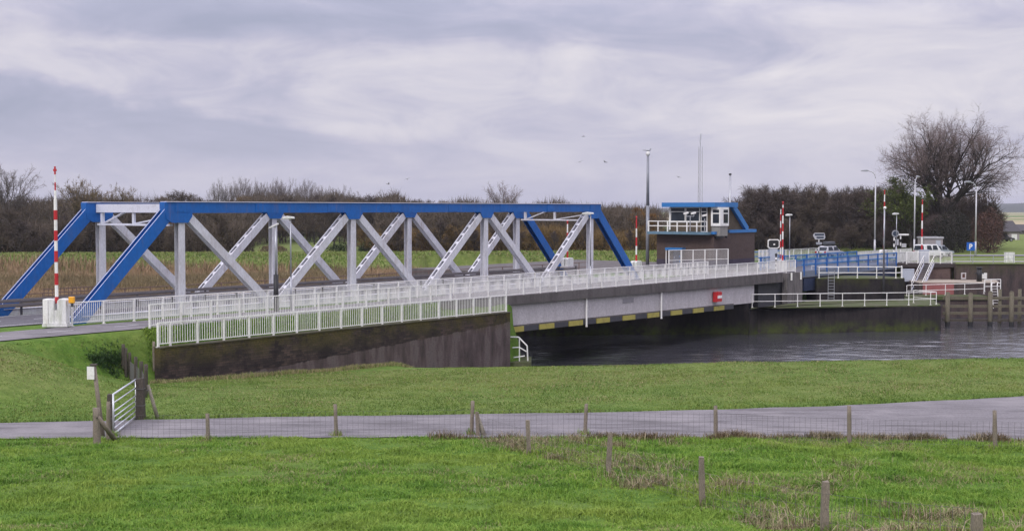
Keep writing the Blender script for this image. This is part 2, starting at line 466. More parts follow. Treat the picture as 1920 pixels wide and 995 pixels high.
def build_water():
    m, nt, b = nodes_of('canal_water', .14, 0, .5)
    b.inputs['Base Color'].default_value = (.016, .017, .018, 1); b.inputs['IOR'].default_value = 2.4
    p = pos(nt)
    w1 = nz(nt, mapping(nt, p, (.55, 1.5, 1)), 1.0, 4, .62, .6); w2 = nz(nt, mapping(nt, p, (2.0, 4.6, 1)), 1.0, 3, .6, .3)
    bump(nt, b, mth(nt, 'ADD', w1, mth(nt, 'MULTIPLY', w2, .45)), 1.0, .03)
    c = rmp(nt, nz(nt, p, .3, 2), [(.3, (.035, .035, .042)), (.7, (.055, .055, .064))]); nt.links.new(c, b.inputs['Base Color'])
    xs = np.unique(np.concatenate([np.arange(-60, -6, 6), np.arange(-6, 66, .22), np.arange(66, 110, 2), np.arange(110, 421, 30)]).round(3))
    ys = np.unique(np.concatenate([np.arange(62, 78, 2), np.arange(78, 134, .20), np.arange(134, 216, 3)]).round(3))
    X, Y = np.meshgrid(xs, ys); q = .35+.65*fbm(X, Y, .06, 3)
    Z = .14*q*(fbm(X*.5, Y, .9, 3)-.5)+.06*q*(fbm(X*.6+31, Y*1.1, 2.1, 2)-.5); Z = Z*(X > -6)*(X < 66)*(Y < 134)
    nx, ny = len(xs), len(ys); i = (np.arange(ny-1)[:, None]*nx+np.arange(nx-1)[None, :]).ravel()
    o = np_mesh('water', np.stack([X, Y, Z], -1).reshape(-1, 3), np.stack([i, i+1, i+1+nx, i+nx], 1), m, smooth=True, nper=4); tag(o, 'grey rippled canal water', 'water', kind='structure')
build_water()

def strip(name, left, right, mat, n=2, lift=.03, hfun=None):
    """sheet between two polylines (lists of (x, y)); follows the ground"""
    V = []; k = len(left)
    for (a, b) in zip(left, right):
        for j in range(n+1):
            t = j/n; x, y = a[0]+(b[0]-a[0])*t, a[1]+(b[1]-a[1])*t; V.append((x, y))
    A = np.array(V); Z = (hfun or height)(A[:, 0], A[:, 1])+lift
    P = np.column_stack([A, Z]); Fq = [(i*(n+1)+j, (i+1)*(n+1)+j, (i+1)*(n+1)+j+1, i*(n+1)+j+1) for i in range(k-1) for j in range(n)]
    return np_mesh(name, P, np.array(Fq), mat, smooth=True, nper=4)
def path_mat():
    m, nt, b = nodes_of('worn_path_asphalt', .92, 0, .25)
    p = pos(nt); st = mapping(nt, p, (.25, 1.6, 1))
    n1 = nz(nt, p, .35, 5, .6); n2 = nz(nt, st, 1.1, 6, .7, .6); n3 = nz(nt, p, 13, 4, .75)
    c = rmp(nt, n3, [(.3, (.135, .125, .132)), (.7, (.245, .23, .24))])
    c = mixc(nt, mrange(nt, n2, .47, .62, 0, .75), c, (.095, .088, .09))
    c = mixc(nt, mrange(nt, n1, .5, .68, 0, .5), c, (.29, .27, .275))
    nt.links.new(c, b.inputs['Base Color']); bump(nt, b, n3, .3, .02)
    return m
PATHM = path_mat()
def build_path():
    xs = np.concatenate([np.arange(-70, 60, .5)])
    nr, fr = path_edges(xs)
    wob = (fbm(xs, xs*0+3, .8)-.5)*.5; wob2 = (fbm(xs, xs*0+9, .9)-.5)*.4
    o = strip('path', list(zip(xs, nr+wob)), list(zip(xs, fr+wob2)), PATHM, 24, .035, field_h)
    tag(o, 'worn pale asphalt path crossing the field', 'path', kind='structure')
build_path()
def bstrip(name, u0, u1, v0, v1, h, mat, label, du=4.0):
    mb = MB(); n = max(1, int((u1-u0)/du))
    for k in range(n):
        a, b = u0+(u1-u0)*k/n, u0+(u1-u0)*(k+1)/n
        mb.add([BW(a, v0, h), BW(b, v0, h), BW(b, v1, h), BW(a, v1, h)], [(0, 1, 2, 3)])
    return tag(mb.build(name, mat), label, 'road', kind='structure')
bstrip('cycle_path', -60, 23.9, -5.75, -1.75, -.03, PATHM, 'cycle path between the white railings')
bstrip('road', -90, 30, .9, 7.3, -.035, ASPHALT, 'asphalt road running into the truss bridge')
mk = MB()
for v in (1.35, 6.85): mk.add([BW(-90, v, -.028), BW(30, v, -.028), BW(30, v+.14, -.028), BW(-90, v+.14, -.028)], [(0, 1, 2, 3)])
for k in range(-22, 7): mk.add([BW(k*4, 4.0, -.028), BW(k*4+2, 4.0, -.028), BW(k*4+2, 4.12, -.028), BW(k*4, 4.12, -.028)], [(0, 1, 2, 3)])
for k in range(-16, 6): mk.add([BW(k*4, -3.8, -.022), BW(k*4+1.5, -3.8, -.022), BW(k*4+1.5, -3.7, -.022), BW(k*4, -3.7, -.022)], [(0, 1, 2, 3)])
tag(mk.build('road_markings', LINEPAINT), 'white road and cycle path lines', 'road markings', kind='structure')
# ------------------------------------------------------------------ steel truss bridge
def frame(o): o.location = (OX, OY, DECK); o.rotation_euler = (0, 0, TH); return o
def build_truss():
    W = 8.0; L = LP; HB, HT = 6.02, 6.66
    t = frame(thing('truss_bridge', 'blue and grey steel truss road bridge with open top', 'bridge'))
    def member(p0, p1, v, wid, gap, slots, mats, web=False, edge=False):
        """two side plates, wid deep in the truss plane, gap apart; battens or a web between"""
        mb = MB(); a, b = Vector((p0[0], v, p0[1])), Vector((p1[0], v, p1[1]))
        d = (b-a).normalized(); nrm = Vector((0, 1, 0)).cross(d).normalized()
        if nrm.z < 0: nrm = -nrm
        for s in (-1, 1):
            o = Vector((0, s*gap/2, 0)); mb.beam(a+o, b+o, .035, wid, nrm, 0)
            for e in (-1, 1):          # turned lips of the channel
                q = o*.86+nrm*(e*(wid/2-.012)); mb.beam(a+q+d*.02, b+q-d*.02, .05 if web else .10, .022, nrm, 1 if edge else 0)
        ln = (b-a).length
        if web: mb.beam(a, b, gap-.04, .03, nrm, 0)
        if slots:
            k = int(ln/1.05)
            for e in (-1, 1):
                for i in range(k+1):
                    c = a+d*(ln*(i+.5)/(k+1))+nrm*(e*(wid/2-.045)); mb.beam(c-d*.13, c+d*.13, gap-.05, .02, nrm, 0)
        return mb
    for vi, v in enumerate((0.0, W)):
        # chords
        mb = MB(); mb.box(L-1.22, v-.26, HB, 7*L+1.3, v+.26, HT)
        for k in range(8):             # splice plates
            x = L*(1+.86*k)
            mb.box(x-.5, v-.290, HB+.05, x+.5, v+.290, HT-.05)
        ch = mb.build('top_chord', BLUE, t)
        mb = MB(); mb.box(L-1.1, v-.34, HT+.002, 7*L+1.35, v+.34, HT+.045); mb.build('top_flange', EDGE, ch)
        mb = MB()
        for s in (-.24, .24): mb.box(.3, v+s-.02, -.42, 8*L-.3, v+s+.02, .30)
        mb.box(.3, v-.30, .30, 8*L-.3, v+.30, .325); mb.box(.3, v-.30, -.445, 8*L-.3, v+.30, -.42)
        for k in range(33): mb.box(k*L/4+.35, v-.255, -.40, k*L/4+.40, v+.255, .28)
        mb.build('bottom_chord', GREY_STEEL, t)
        # end posts
        member((-.25, -.35), (L-.62, HB+.30), v, .74, .50, False, None, True, True).build('end_post', [BLUE, EDGE], t)
        member((8*L+.25, -.35), (7*L+.62, HB+.30), v, .74, .50, False, None, True, False).build('end_post', [BLUE, EDGE], t)
        for k in range(1, 8, 2):
            # hanger: wide flange section
            mb = MB(); x = k*L
            for s in (-1, 1): mb.box(x-.23, v+s*.19-.015, .0, x+.23, v+s*.19+.015, HB-.30)
            mb.box(x-.018, v-.18, .0, x+.018, v+.18, HB-.30)
            mb.build('vertical', GREY_STEEL, t)
            # gusset plates
            w1, w2, dp = (1.35, .62, .95) if k in (1, 7) else (.82, .52, .45)
            mb = MB()
            for s in (-.285, .285):
                if k == 1: poly = [(x-1.2, HB-.0), (x-1.15, HB-.35), (x-.75, HB-.58), (x+.42, HB-.58), (x+.72, HB-.2), (x+.72, HB)]
                elif k == 7: poly = [(x-.72, HB), (x-.72, HB-.2), (x-.42, HB-.58), (x+.75, HB-.58), (x+1.15, HB-.35), (x+1.2, HB)]
                else: poly = [(x-w1, HB), (x-w2, HB-dp), (x+w2, HB-dp), (x+w1, HB)]
                mb.prism(poly[::-1], v+s-.012, v+s+.012, 0, 'y')
            mb.build('gusset_plate', BLUE, t)
            # diagonals down to the bottom nodes
            if k < 7: member((x+.62, HB-.28), ((k+1)*L-.18, .15), v, .50, .42, k % 4 == 3 and False, None, False).build('diagonal', [GREY_STEEL, GREY_STEEL], t)
            if k > 1: member((x-.62, HB-.28), ((k-1)*L+.18, .15), v, .52, .42, True, None).build('diagonal', [GREY_STEEL, GREY_STEEL], t)
    # portals and cross struts
    for k, nm in ((1, 'portal_frame'), (7, 'portal_frame')):
        x = k*L+(-.35 if k == 1 else .35)
        mb = MB(); mb.beam((x, .27, HT-.36), (x, W-.27, HT-.36), .30, .52)
        mb.beam((x, .3, HB-.72), (x, W-.3, HB-.72), .20, .12)
        zt, zb = HT-.62, HB-.66
        mb.beam((x, W*.5, zt), (x, W*.5, zb), .20, .13, (1, 0, 0))
        mb.beam((x, W-.75, zt), (x, W-.75, zb-.05), .22, .16, (1, 0, 0))
        for s in (-.08, .08):
            mb.beam((x+s, W-.9, zb), (x+s, W*.62, zt), .05, .07)
            mb.beam((x+s, .7, zt-.25), (x+s, W*.48, zb), .05, .07)
        for i in range(7):
            f = (i+.5)/7
            mb.box(x-.10, W-.9+(W*.62-W+.9)*f-.05, zb+(zt-zb)*f-.02, x+.10, W-.9+(W*.62-W+.9)*f+.05, zb+(zt-zb)*f+.02)
            mb.box(x-.10, .7+(W*.48-.7)*f-.05, zt-.25+(zb-zt+.25)*f-.02, x+.10, .7+(W*.48-.7)*f+.05, zt-.25+(zb-zt+.25)*f+.02)
        mb.build(nm, EDGE if k == 1 else GREY_STEEL, t)
    for k in (3, 5):
        mb = MB(); mb.beam((k*L, .27, HB+.25), (k*L, W-.27, HB+.25), .2, .3); mb.build('cross_strut', GREY_STEEL, t)
    mb = MB()
    mb.box(.2, .42, -.62, 8*L-.2, W-.42, -.05)
    for k in range(9): mb.box(k*L-.15+(0.4 if k == 0 else -.4 if k == 8 else 0), .3, -1.15, k*L+.15+(0.4 if k == 0 else -.4 if k == 8 else 0), W-.3, -.62)
    mb.build('road_deck', ASPHALT, t)
    return t
TRUSS = build_truss()

def guard_rail(v, u0, u1, label, h0=.95):
    g = frame(thing('guard_rail', label, 'guard rail'))
    mb = MB()
    for zz in (h0-.10, h0-.36):
        for p in (-1, 0, 1): mb.box(u0, v-.05-.03*(p == 0), zz+p*.07-.035, u1, v+.02, zz+p*.07+.034)
    mb.build('rail', GALV_DK, g)
    n = int((u1-u0)/2.67)
    pm = MB()
    for k in range(n+1):
        q = MB(); u = u0+k*(u1-u0)/n; q.box(u-.05, v+.022, -.04, u+.05, v+.12, h0)
        if k < 60: q.build('post', DARKSTEEL, g)
GALV_DK = worn('dull_guard_rail_steel', (.20, .185, .19), (.12, .09, .08), .6, .55, .3, scale=2.5, stretch=(.4, .4, 3))
guard_rail(7.1, -26, 58, 'double grey steel guard rail on the far side of the road through the truss')
def rusty_fence():
    g = frame(thing('rusty_railing', 'low rusty tube railing beyond the road, in front of the reeds', 'railing'))
    v, u0, u1 = 9.6, -30., 64.
    mb = MB()
    for z in (1.02, .55): mb.tube((u0, v, z), (u1, v, z), .035, n=5)
    mb.build('rail', RUSTY, g)
    n = 47
    for k in range(n+1):
        q = MB(); u = u0+(u1-u0)*k/n; q.tube((u, v, -.3), (u, v, 1.05), .045, n=5); q.build('post', RUSTY, g)
rusty_fence()
def rusty_gate():
    g = frame(thing('barred_gate', 'short dark rusty barred gate by the road railing, left of the first grey hanger', 'gate'))
    mb = MB(); u0, v = 4.5, 10.4
    for z in (.35, .75, 1.2): mb.box(u0, v-.03, z-.03, u0+4.0, v+.03, z+.03)
    mb.build('frame', RUSTY, g)
    mb = MB()
    for k in range(14): mb.box(u0+.1+k*.29-.02, v-.018, .36, u0+.1+k*.29+.02, v+.018, 1.18)
    mb.build('bars', RUSTY, g)
rusty_gate()

# ------------------------------------------------------------------ concrete cycle bridge
CONC_P = concrete('pale_girder_concrete', (.52, .49, .50), (.40, .37, .375), streak=.6)
CONC_D = concrete('damp_fascia_concrete', (.13, .118, .115), (.07, .062, .06))
def build_cycle_bridge():
    t = frame(thing('cycle_bridge', 'pale concrete girder bridge for cyclists with black and yellow blocks along its lower edge', 'bridge'))
    u0, u1 = 23.5, 73.0
    mb = MB(); mb.box(u0, -6.0, -.50, u1+3.5, -1.0, -.028); mb.build('deck_slab', PATHM, t)
    mb = MB()                                     # kerb and fascia, a little deeper at the far end
    mb.add([(u0,-6.32,.06),(u1+1.0,-6.32,.06),(u1+1.0,-6.32,-.86),(u0,-6.32,-.50),(u0,-6.0,.06),(u1+1.0,-6.0,.06),(u1+1.0,-6.0,-.86),(u0,-6.0,-.50)],
           [(0,1,2,3),(4,7,6,5),(0,4,5,1),(3,2,6,7),(0,3,7,4),(1,5,6,2)])
    mb.build('fascia', CONC_D, t)
    for v in (-6.02, -3.4, -1.4):
        mb = MB(); e = 68.6; zl, zr = -2.14, -2.58
        mb.add([(u0,v+.03,-.51),(e,v+.03,-.51),(e,v+.03,zr),(u0,v+.03,zl),(u0,v+.42,-.51),(e,v+.42,-.51),(e,v+.42,zr),(u0,v+.42,zl)],
               [(0,1,2,3),(4,7,6,5),(0,4,5,1),(3,2,6,7),(0,3,7,4),(1,5,6,2)])
        mb.build('girder', CONC_P, t)
    mb = MB()                                     # lower flange: a sill and the warning blocks on it
    f = lambda u: -2.14-(u-u0)/(68.6-u0)*.44
    n = 22; e = 64.5
    for k in range(n):
        a, b = u0+(e-u0)*k/n, u0+(e-u0)*(k+1)/n
        yel = k % 2 == 0
        v0 = -6.12 if yel else -6.06
        mb.add([(a+.03,v0,f(a)+.02),(b-.03,v0,f(b)+.02),(b-.03,v0,f(b)-.36),(a+.03,v0,f(a)-.36),(a+.03,-5.6,f(a)+.02),(b-.03,-5.6,f(b)+.02),(b-.03,-5.6,f(b)-.36),(a+.03,-5.6,f(a)-.36)],
               [(0,1,2,3),(4,7,6,5),(0,4,5,1),(3,2,6,7),(0,3,7,4),(1,5,6,2)], 0 if yel else 1)
    mb.build('warning_blocks', [YELLOW, DARKBLOCK], t)
    mb = MB(); mb.add([(u0,-6.05,f(u0)+.13),(e,-6.05,f(e)+.13),(e,-6.05,f(e)+.022),(u0,-6.05,f(u0)+.022),(u0,-5.6,f(u0)+.13),(e,-5.6,f(e)+.13),(e,-5.6,f(e)+.022),(u0,-5.6,f(u0)+.022)],
               [(0,1,2,3),(4,7,6,5),(0,4,5,1),(3,2,6,7),(0,3,7,4),(1,5,6,2)]); mb.build('sill', CONC_D, t)
    for u in (40.6, 51.6):
        mb = MB(); mb.tube((u, -6.2, -.55), (u, -6.2, f(u)-.42), .07, n=8); mb.tube((u, -6.2, f(u)-.42), (u, -6.2, f(u)-.52), .085, n=8); mb.build('drain_pipe', WHITE, t)
    mb = MB(); mb.box(46.0, -6.02, -1.35, 47.6, -5.985, -.95); mb.build('name_plate', worn('faint_plate', (.30,.285,.30),(.16,.15,.16),.6,.8,scale=9), t)
build_cycle_bridge()
def nav_sign():
    o = BW(61.0, -6.5, -1.60)
    t = thing('navigation_sign', 'red sign board with a white bar hung on the girder over the canal', 'sign', o, TH)
    mb = MB(); mb.box(-.40, -.03, -.42, .40, .03, .42); mb.build('panel', RED, t)
    mb = MB(); mb.box(-.395, -.045, -.13, .395, -.031, .13); mb.build('white_bar', WHITE, t)
    mb = MB(); mb.box(-.43, .031, -.44, -.35, .44, .44); mb.box(.35, .031, -.44, .43, .44, .44); mb.box(-.35, .031, .36, .35, .44, .44); mb.build('bracket', RED, t)
nav_sign()

# ------------------------------------------------------------------ railings
def railing(name, label, P0, P1, height=1.24, bay=2.0, first=None, bars=13, post=.09, bar=.024, mat=None, group=None, infill=True, mid=None, cat='railing', off=0.0, toprail=.07):
    mat = mat or WHITE
    P0, P1 = Vector(P0), Vector(P1); d = P1-P0; ln = Vector((d.x, d.y)).length; dz = d.z
    t = thing(name, label, cat, P0, math.atan2(d.y, d.x), group)
    xs = [0.0]
    if first: xs.append(first)
    n = max(1, round((ln-xs[-1])/bay)); st = xs[-1]
    xs += [st+(ln-st)*k/n for k in range(1, n+1)]
    Z = lambda x: dz*x/ln
    mb = MB(); mb.beam((-.04, 0, height-toprail/2), (ln+.04, 0, height+dz-toprail/2), toprail, toprail*.8); mb.build('top_rail', mat, t)
    lows = [mid] if mid else []
    if infill: lows = lows+[.12]
    for z in lows:
        mb = MB(); mb.beam((0, 0, z), (ln, 0, z+dz), .04, .05); mb.build('lower_rail', mat, t)
    for x in xs:
        mb = MB(); mb.box(x-post/2, -post/2-off, Z(x)-.06, x+post/2, post/2-off, Z(x)+height-toprail*.9); mb.box(x-post, -post*.8, Z(x)-.06, x+post, post*.8, Z(x)-.035)
        mb.build('post', mat, t)
    if infill:
        for a, b in zip(xs[:-1], xs[1:]):
            mb = MB(); k = max(1, round(bars*(b-a)/bay))
            for i in range(1, k+1):
                x = a+(b-a)*i/(k+1); mb.box(x-bar/2, -bar/2, Z(x)+.13, x+bar/2, bar/2, Z(x)+height-toprail)
            mb.build('bar_panel', mat, t)
    return t
railing('bar_railing', 'white bar railing on top of the dark brick wing wall', BW(0, -7.5, -.83), BW(28.95, -7.5, -.93), bay=1.81, first=.75, bars=10, post=.10, bar=.026)
railing('bar_railing', 'long white bar railing along the outer edge of the cycle bridge', BW(.55, -6.05, .02), BW(77.2, -6.05, .0), bay=2.0, bars=15, post=.085)
def inner_end(px):
    r = ray(px, 600); k = (px-960)/F
    # u on the line v = -1.35 that projects to the column px
    lo, hi = -20., 120.
    for _ in range(60):
        m = (lo+hi)/2; p = BW(m, -1.35)
        if 960+F*p.x/(p.y*math.cos(PITCH)-(p.z-ZC)*math.sin(PITCH)) < px: lo = m
        else: hi = m
    return lo
UC = inner_end(135)
railing('bar_railing', 'white bar railing between the cycle path and the truss bridge', BW(UC, -1.35, .0), BW(68, -1.35, .0), bay=1.95, bars=15, post=.085)

# ------------------------------------------------------------------ wing wall
def wing_wall():
    m, nt, b = nodes_of('old_dark_brickwork', .92, 0, .2)
    p = objc(nt)
    sw = nt.nodes.new('ShaderNodeCombineXYZ'); so = sepz(nt, p); nt.links.new(so[0], sw.inputs[0]); nt.links.new(so[2], sw.inputs[1])
    br = nt.nodes.new('ShaderNodeTexBrick'); nt.links.new(sw.outputs[0], br.inputs['Vector'])
    br.inputs['Scale'].default_value = 1.0; br.inputs['Brick Width'].default_value = .44; br.inputs['Row Height'].default_value = .13
    br.inputs['Mortar Size'].default_value = .012
    br.inputs['Color1'].default_value = (.045, .035, .033, 1); br.inputs['Color2'].default_value = (.115, .078, .066, 1); br.inputs['Mortar'].default_value = (.05, .045, .042, 1)
    n1 = nz(nt, p, .5, 6, .65, .4); n2 = nz(nt, mapping(nt, p, (1, 1, .25)), 1.5, 5, .65); n3 = nz(nt, p, 8, 4, .65)
    c = mixc(nt, mrange(nt, n1, .40, .60, 0, .8), br.outputs[0], (.018, .016, .017))
    # pale rendered plinth, its upper line climbing towards the canal
    ed = mth(nt, 'SUBTRACT', mth(nt, 'MULTIPLY_ADD', so[0], .050, -3.05), so[2])
    pl = mrange(nt, mth(nt, 'ADD', ed, mth(nt, 'MULTIPLY', mth(nt, 'SUBTRACT', n2, .5), .35)), -.02, .03)
    rn = rmp(nt, n2, [(.3, (.055, .044, .042)), (.5, (.115, .088, .083)), (.66, (.20, .165, .155))])
    c = mixc(nt, mth(nt, 'MULTIPLY', pl, mrange(nt, n3, .3, .5, .55, .95)), c, rn)
    # damp streaks and moss under the coping
    c = mixc(nt, mrange(nt, n2, .56, .70, 0, .45), c, (.03, .027, .026))
    f = mth(nt, 'MULTIPLY', mrange(nt, so[2], -2.15, -1.05), mrange(nt, nz(nt, p, .7, 6, .7), .38, .56))
    c = mixc(nt, mth(nt, 'MULTIPLY', f, .85), c, rmp(nt, n3, [(.3, (.05, .05, .014)), (.7, (.135, .105, .03))]))
    nt.links.new(c, b.inputs['Base Color'])
    bump(nt, b, mth(nt, 'ADD', br.outputs['Fac'], n3), .8, .05)
    t = frame(thing('wing_wall', 'dark mossy brick wing wall with a paler rendered foot', 'wall'))
    mb = MB(); mb.box(-.05, -7.75, -7.0, 29.1, -7.25, -.92); mb.build('brick_wall', m, t)
    mb = MB(); mb.box(-.09, -7.80, -.92, 29.14, -7.20, -.86); mb.build('coping', concrete('mossy_coping', (.12, .11, .09), (.06, .06, .04), (.07, .065, .02), 0, 4, .7), t)
    mb = MB(); mb.box(28.6, -7.245, -7.0, 29.1, 12, -.95); mb.build('return_wall', m, t)
wing_wall()
# ------------------------------------------------------------------ piers and quays
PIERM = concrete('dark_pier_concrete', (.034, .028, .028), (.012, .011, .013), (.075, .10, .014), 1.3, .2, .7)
PIERT = concrete('mossy_pier_top', (.10, .10, .06), (.07, .075, .035), (.06, .085, .02), -5, 0, .9)
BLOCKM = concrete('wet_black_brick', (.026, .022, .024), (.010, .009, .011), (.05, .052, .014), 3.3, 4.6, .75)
QUAYM = concrete('brown_quay_wall', (.085, .062, .058), (.035, .03, .032), (.05, .055, .015), 3.6, 5.4, .6)
POSTM = concrete('grey_pier_column', (.17, .155, .155), (.06, .055, .055))
def xy_uv(px, D): p = at(px, 500, D); return UV(p.x, p.y)
def W2(p): q = BW(p[0], p[1]); return (q.x, q.y)
def poly_block(parent, name, pts, z0, z1, mat):
    a = sum(pts[i][0]*pts[(i+1) % len(pts)][1]-pts[(i+1) % len(pts)][0]*pts[i][1] for i in range(len(pts)))
    if a < 0: pts = pts[::-1]
    mb = MB(); mb.prism(pts, z0, z1); return mb.build(name, mat, parent)
P1 = (at(1404, 575, 120.0).x, 120.0); P2 = (at(1757, 572, 123.0).x, 123.0)
back = W2((90.6, 4)); back2 = W2((66.5, 4))
nose = [P1, P2, (P2[0]+.55, P2[1]+.35), (P2[0]+.75, P2[1]+1.0)]
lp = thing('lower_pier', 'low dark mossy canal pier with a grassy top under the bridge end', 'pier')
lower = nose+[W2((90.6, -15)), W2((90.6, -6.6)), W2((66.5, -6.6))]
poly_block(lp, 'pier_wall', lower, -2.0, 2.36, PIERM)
def inset(pts, k):
    cx, cy = sum(p[0] for p in pts)/len(pts), sum(p[1] for p in pts)/len(pts)
    return [(cx+(p[0]-cx)*k, cy+(p[1]-cy)*k) for p in pts]
poly_block(lp, 'grass_top', inset(lower, .985), 2.36, 2.46, PIERT)
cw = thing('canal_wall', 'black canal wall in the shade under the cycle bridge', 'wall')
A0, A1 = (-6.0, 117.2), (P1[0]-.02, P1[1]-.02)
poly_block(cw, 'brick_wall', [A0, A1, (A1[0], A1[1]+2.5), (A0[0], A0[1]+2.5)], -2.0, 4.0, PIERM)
# the island under the control building and the bridge heads
isl = thing('bridge_island', 'dark concrete island carrying the control building', 'island')
poly_block(isl, 'head_wall', [W2((70.0, -5.7)), W2((78.3, -5.7)), W2((78.3, -.95)), W2((70.0, -.95))], -1.0, DECK-.52, DARKBLOCK)
poly_block(isl, 'floor_slab', [W2((67.0, -.9)), W2((78.3, -.9)), W2((78.3, 8.6)), W2((90.4, 8.6)), W2((90.4, 30)), W2((60.0, 30)), W2((60.0, 8.6)), W2((67.0, 8.6))], -1.0, DECK-.06, CONC_D)
# two light columns that carry the end of the railing
for k, u in enumerate((75.3, 77.9)):
    pass
col = thing('pier_column', 'pale streaked concrete column at the end of the cycle bridge', 'column')
poly_block(col, 'shaft', [W2((74.6, -6.45)), W2((78.0, -6.45)), W2((78.0, -5.9)), W2((74.6, -5.9))], 2.4, DECK-.02, POSTM)
mb = MB()
for u in (75.4, 77.5): mb.tube(BW(u, -6.52, -.02), BW(u, -6.52, -.75), .09, n=8)
mb.build('bracket', WHITE, col)

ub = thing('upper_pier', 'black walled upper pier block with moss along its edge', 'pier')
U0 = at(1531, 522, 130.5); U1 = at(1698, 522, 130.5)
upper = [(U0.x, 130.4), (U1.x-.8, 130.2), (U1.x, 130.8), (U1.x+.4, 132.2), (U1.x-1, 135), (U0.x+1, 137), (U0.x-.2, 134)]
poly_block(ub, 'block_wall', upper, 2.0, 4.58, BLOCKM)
poly_block(ub, 'block_top', inset(upper, .98), 4.58, 4.66, PIERT)
def pipe_rail(name, label, pts, height, sp, mat=None, mids=(.55,), r=.035, group=None, rz=None):
    """tube railing along a polyline of world points, all its pieces under one empty"""
    mat = mat or WHITE; P0 = Vector(pts[0]); t = thing(name, label, 'railing', P0, 0, group)
    pts = [Vector(p)-P0 for p in pts]
    for zz in (height,)+tuple(mids):
        mb = MB(); mb.path([p+Vector((0, 0, zz)) for p in pts], r if zz == height else r*.8, 6)
        mb.build('top_rail' if zz == height else 'middle_rail', mat, t)
    done = []
    for a, b in zip(pts[:-1], pts[1:]):
        n = max(1, round((b-a).length/sp))
        for k in range(n+1):
            p = a+(b-a)*k/n
            if any((p-q).length < .3 for q in done): continue
            done.append(p); mb = MB(); mb.tube(p, p+Vector((0, 0, height)), r*1.05, n=6); mb.box(p.x-.09, p.y-.09, -.01+p.z, p.x+.09, p.y+.09, p.z+.02); mb.build('post', mat, t)
    return t
zl = 2.46
pipe_rail('tube_railing', 'long white two bar railing along the front of the low mossy pier',
          [(P1[0]+.4, P1[1]+.45, zl), (P2[0]-.5, P2[1]+.40, zl), (P2[0]+.25, P2[1]+1.0, zl), (P2[0]-1.2, P2[1]+3.4, zl)], 1.22, 2.15)
zu = 4.66
pipe_rail('tube_railing', 'white railing around the top of the black upper pier block',
          [(U0.x+.2, 133.5, zu), (U0.x+.3, 130.7, zu), (U1.x-1.0, 130.5, zu), (U1.x-.2, 131.1, zu), (U1.x+.1, 132.2, zu)], 1.15, 1.9, r=.05)
def ladder(name, label, x, y, z0, z1, w=.5, mat=None):
    t = thing(name, label, 'ladder', (x, y, z0)); h = z1-z0
    for s in (-1, 1):
        mb = MB(); mb.tube((s*w/2, 0, 0), (s*w/2, 0, h), .03, n=6); mb.build('stile', mat or GALV, t)
    mb = MB(); n = int(h/.3)
    for k in range(n): mb.tube((-w/2, 0, .15+k*.3), (w/2, 0, .15+k*.3), .022, n=5)
    mb.build('rungs', mat or GALV, t)
lx = at(1558, 540, 130.2).x
ladder('steel_ladder', 'grey steel ladder up the face of the black upper pier block', lx, 130.1, 2.5, 5.5, .62)
lx = at(1450, 540, 126.3).x
ladder('steel_ladder', 'dark ladder in the gap beside the pale pier column', lx, 125.6, 2.5, 5.2, .55, DARKSTEEL)

# right bank: quay walls, landing and abutment
AB0, AB1 = at(1700, 500, 148.5).x, at(1776, 500, 148.5).x
qw = thing('quay_wall', 'long dark brown quay wall below the grass on the right bank', 'wall')
poly_block(qw, 'brick_wall', [(AB1+.35, 146.4), (140, 146.4), (140, 147.2), (AB1+.35, 147.2)], -1.8, 5.36, QUAYM)
poly_block(qw, 'coping', [(AB1+.35, 146.3), (140, 146.3), (140, 147.3), (AB1+.35, 147.3)], 5.36, 5.46, PIERT)
ab = thing('bridge_abutment', 'reddish brown bridge abutment below the right bridge head', 'abutment')
AB0, AB1 = at(1700, 500, 148.5).x, at(1776, 500, 148.5).x
poly_block(ab, 'abutment_wall', [(AB0, 148.4), (AB1, 147.4), (AB1+1.5, 150), (AB0, 160)], -1.6, 5.0, worn('red_brown_brick', (.115, .075, .068), (.05, .04, .04), .6, .9, scale=1.0, fine=.2))
poly_block(ab, 'deck_edge', [(AB0-3.5, 148.3), (AB1+.3, 147.2), (AB1+1.5, 150), (AB0-3.5, 160)], 5.0, DECK-.03, worn('dark_deck_edge', (.045, .035, .035), (.09, .07, .06), .5, .8, scale=4))
lg = thing('quay_landing', 'low landing with a beige floor and a faded red front beside the quay wall', 'landing')
LX0, LX1 = at(1722, 545, 141.5).x, at(1872, 545, 141.5).x
poly_block(lg, 'landing_wall', [(LX0, 141.2), (LX1, 141.2), (LX1+1.5, 146.3), (LX0, 148.2)], -1.6, 3.55, QUAYM)
poly_block(lg, 'landing_floor', [(LX0, 141.3), (LX1, 141.3), (LX1+1.5, 146.28), (LX0, 148.1)], 3.55, 3.63, worn('beige_paving', (.36, .31, .25), (.2, .18, .15), .5, .85, scale=.6))
RX0, RX1 = at(1731, 540, 141), at(1789, 540, 141)
poly_block(lg, 'red_front', [(RX0.x, 141.05), (RX1.x, 141.05), (RX1.x, 141.195), (RX0.x, 141.195)], 1.9, 3.52, worn('faded_red_render', (.30, .10, .10), (.17, .08, .08), .6, .85, scale=1.2))
pipe_rail('tube_railing', 'white two bar railing on the low landing in front of the faded red wall',
          [(at(1700, 552, 138.6).x, 138.6, 2.3), (at(1845, 545, 138.6).x, 138.6, 2.55)], 1.15, 2.0)
fl = thing('landing_stage', 'narrow mossy jetty below the landing railing', 'jetty')
poly_block(fl, 'stage_deck', [(at(1698, 552, 138.6).x, 138.2), (at(1850, 545, 138.6).x, 138.2), (at(1850, 545, 138.6).x, 141.0), (at(1698, 552, 138.6).x, 141.0)], 1.9, 2.30, PIERT)
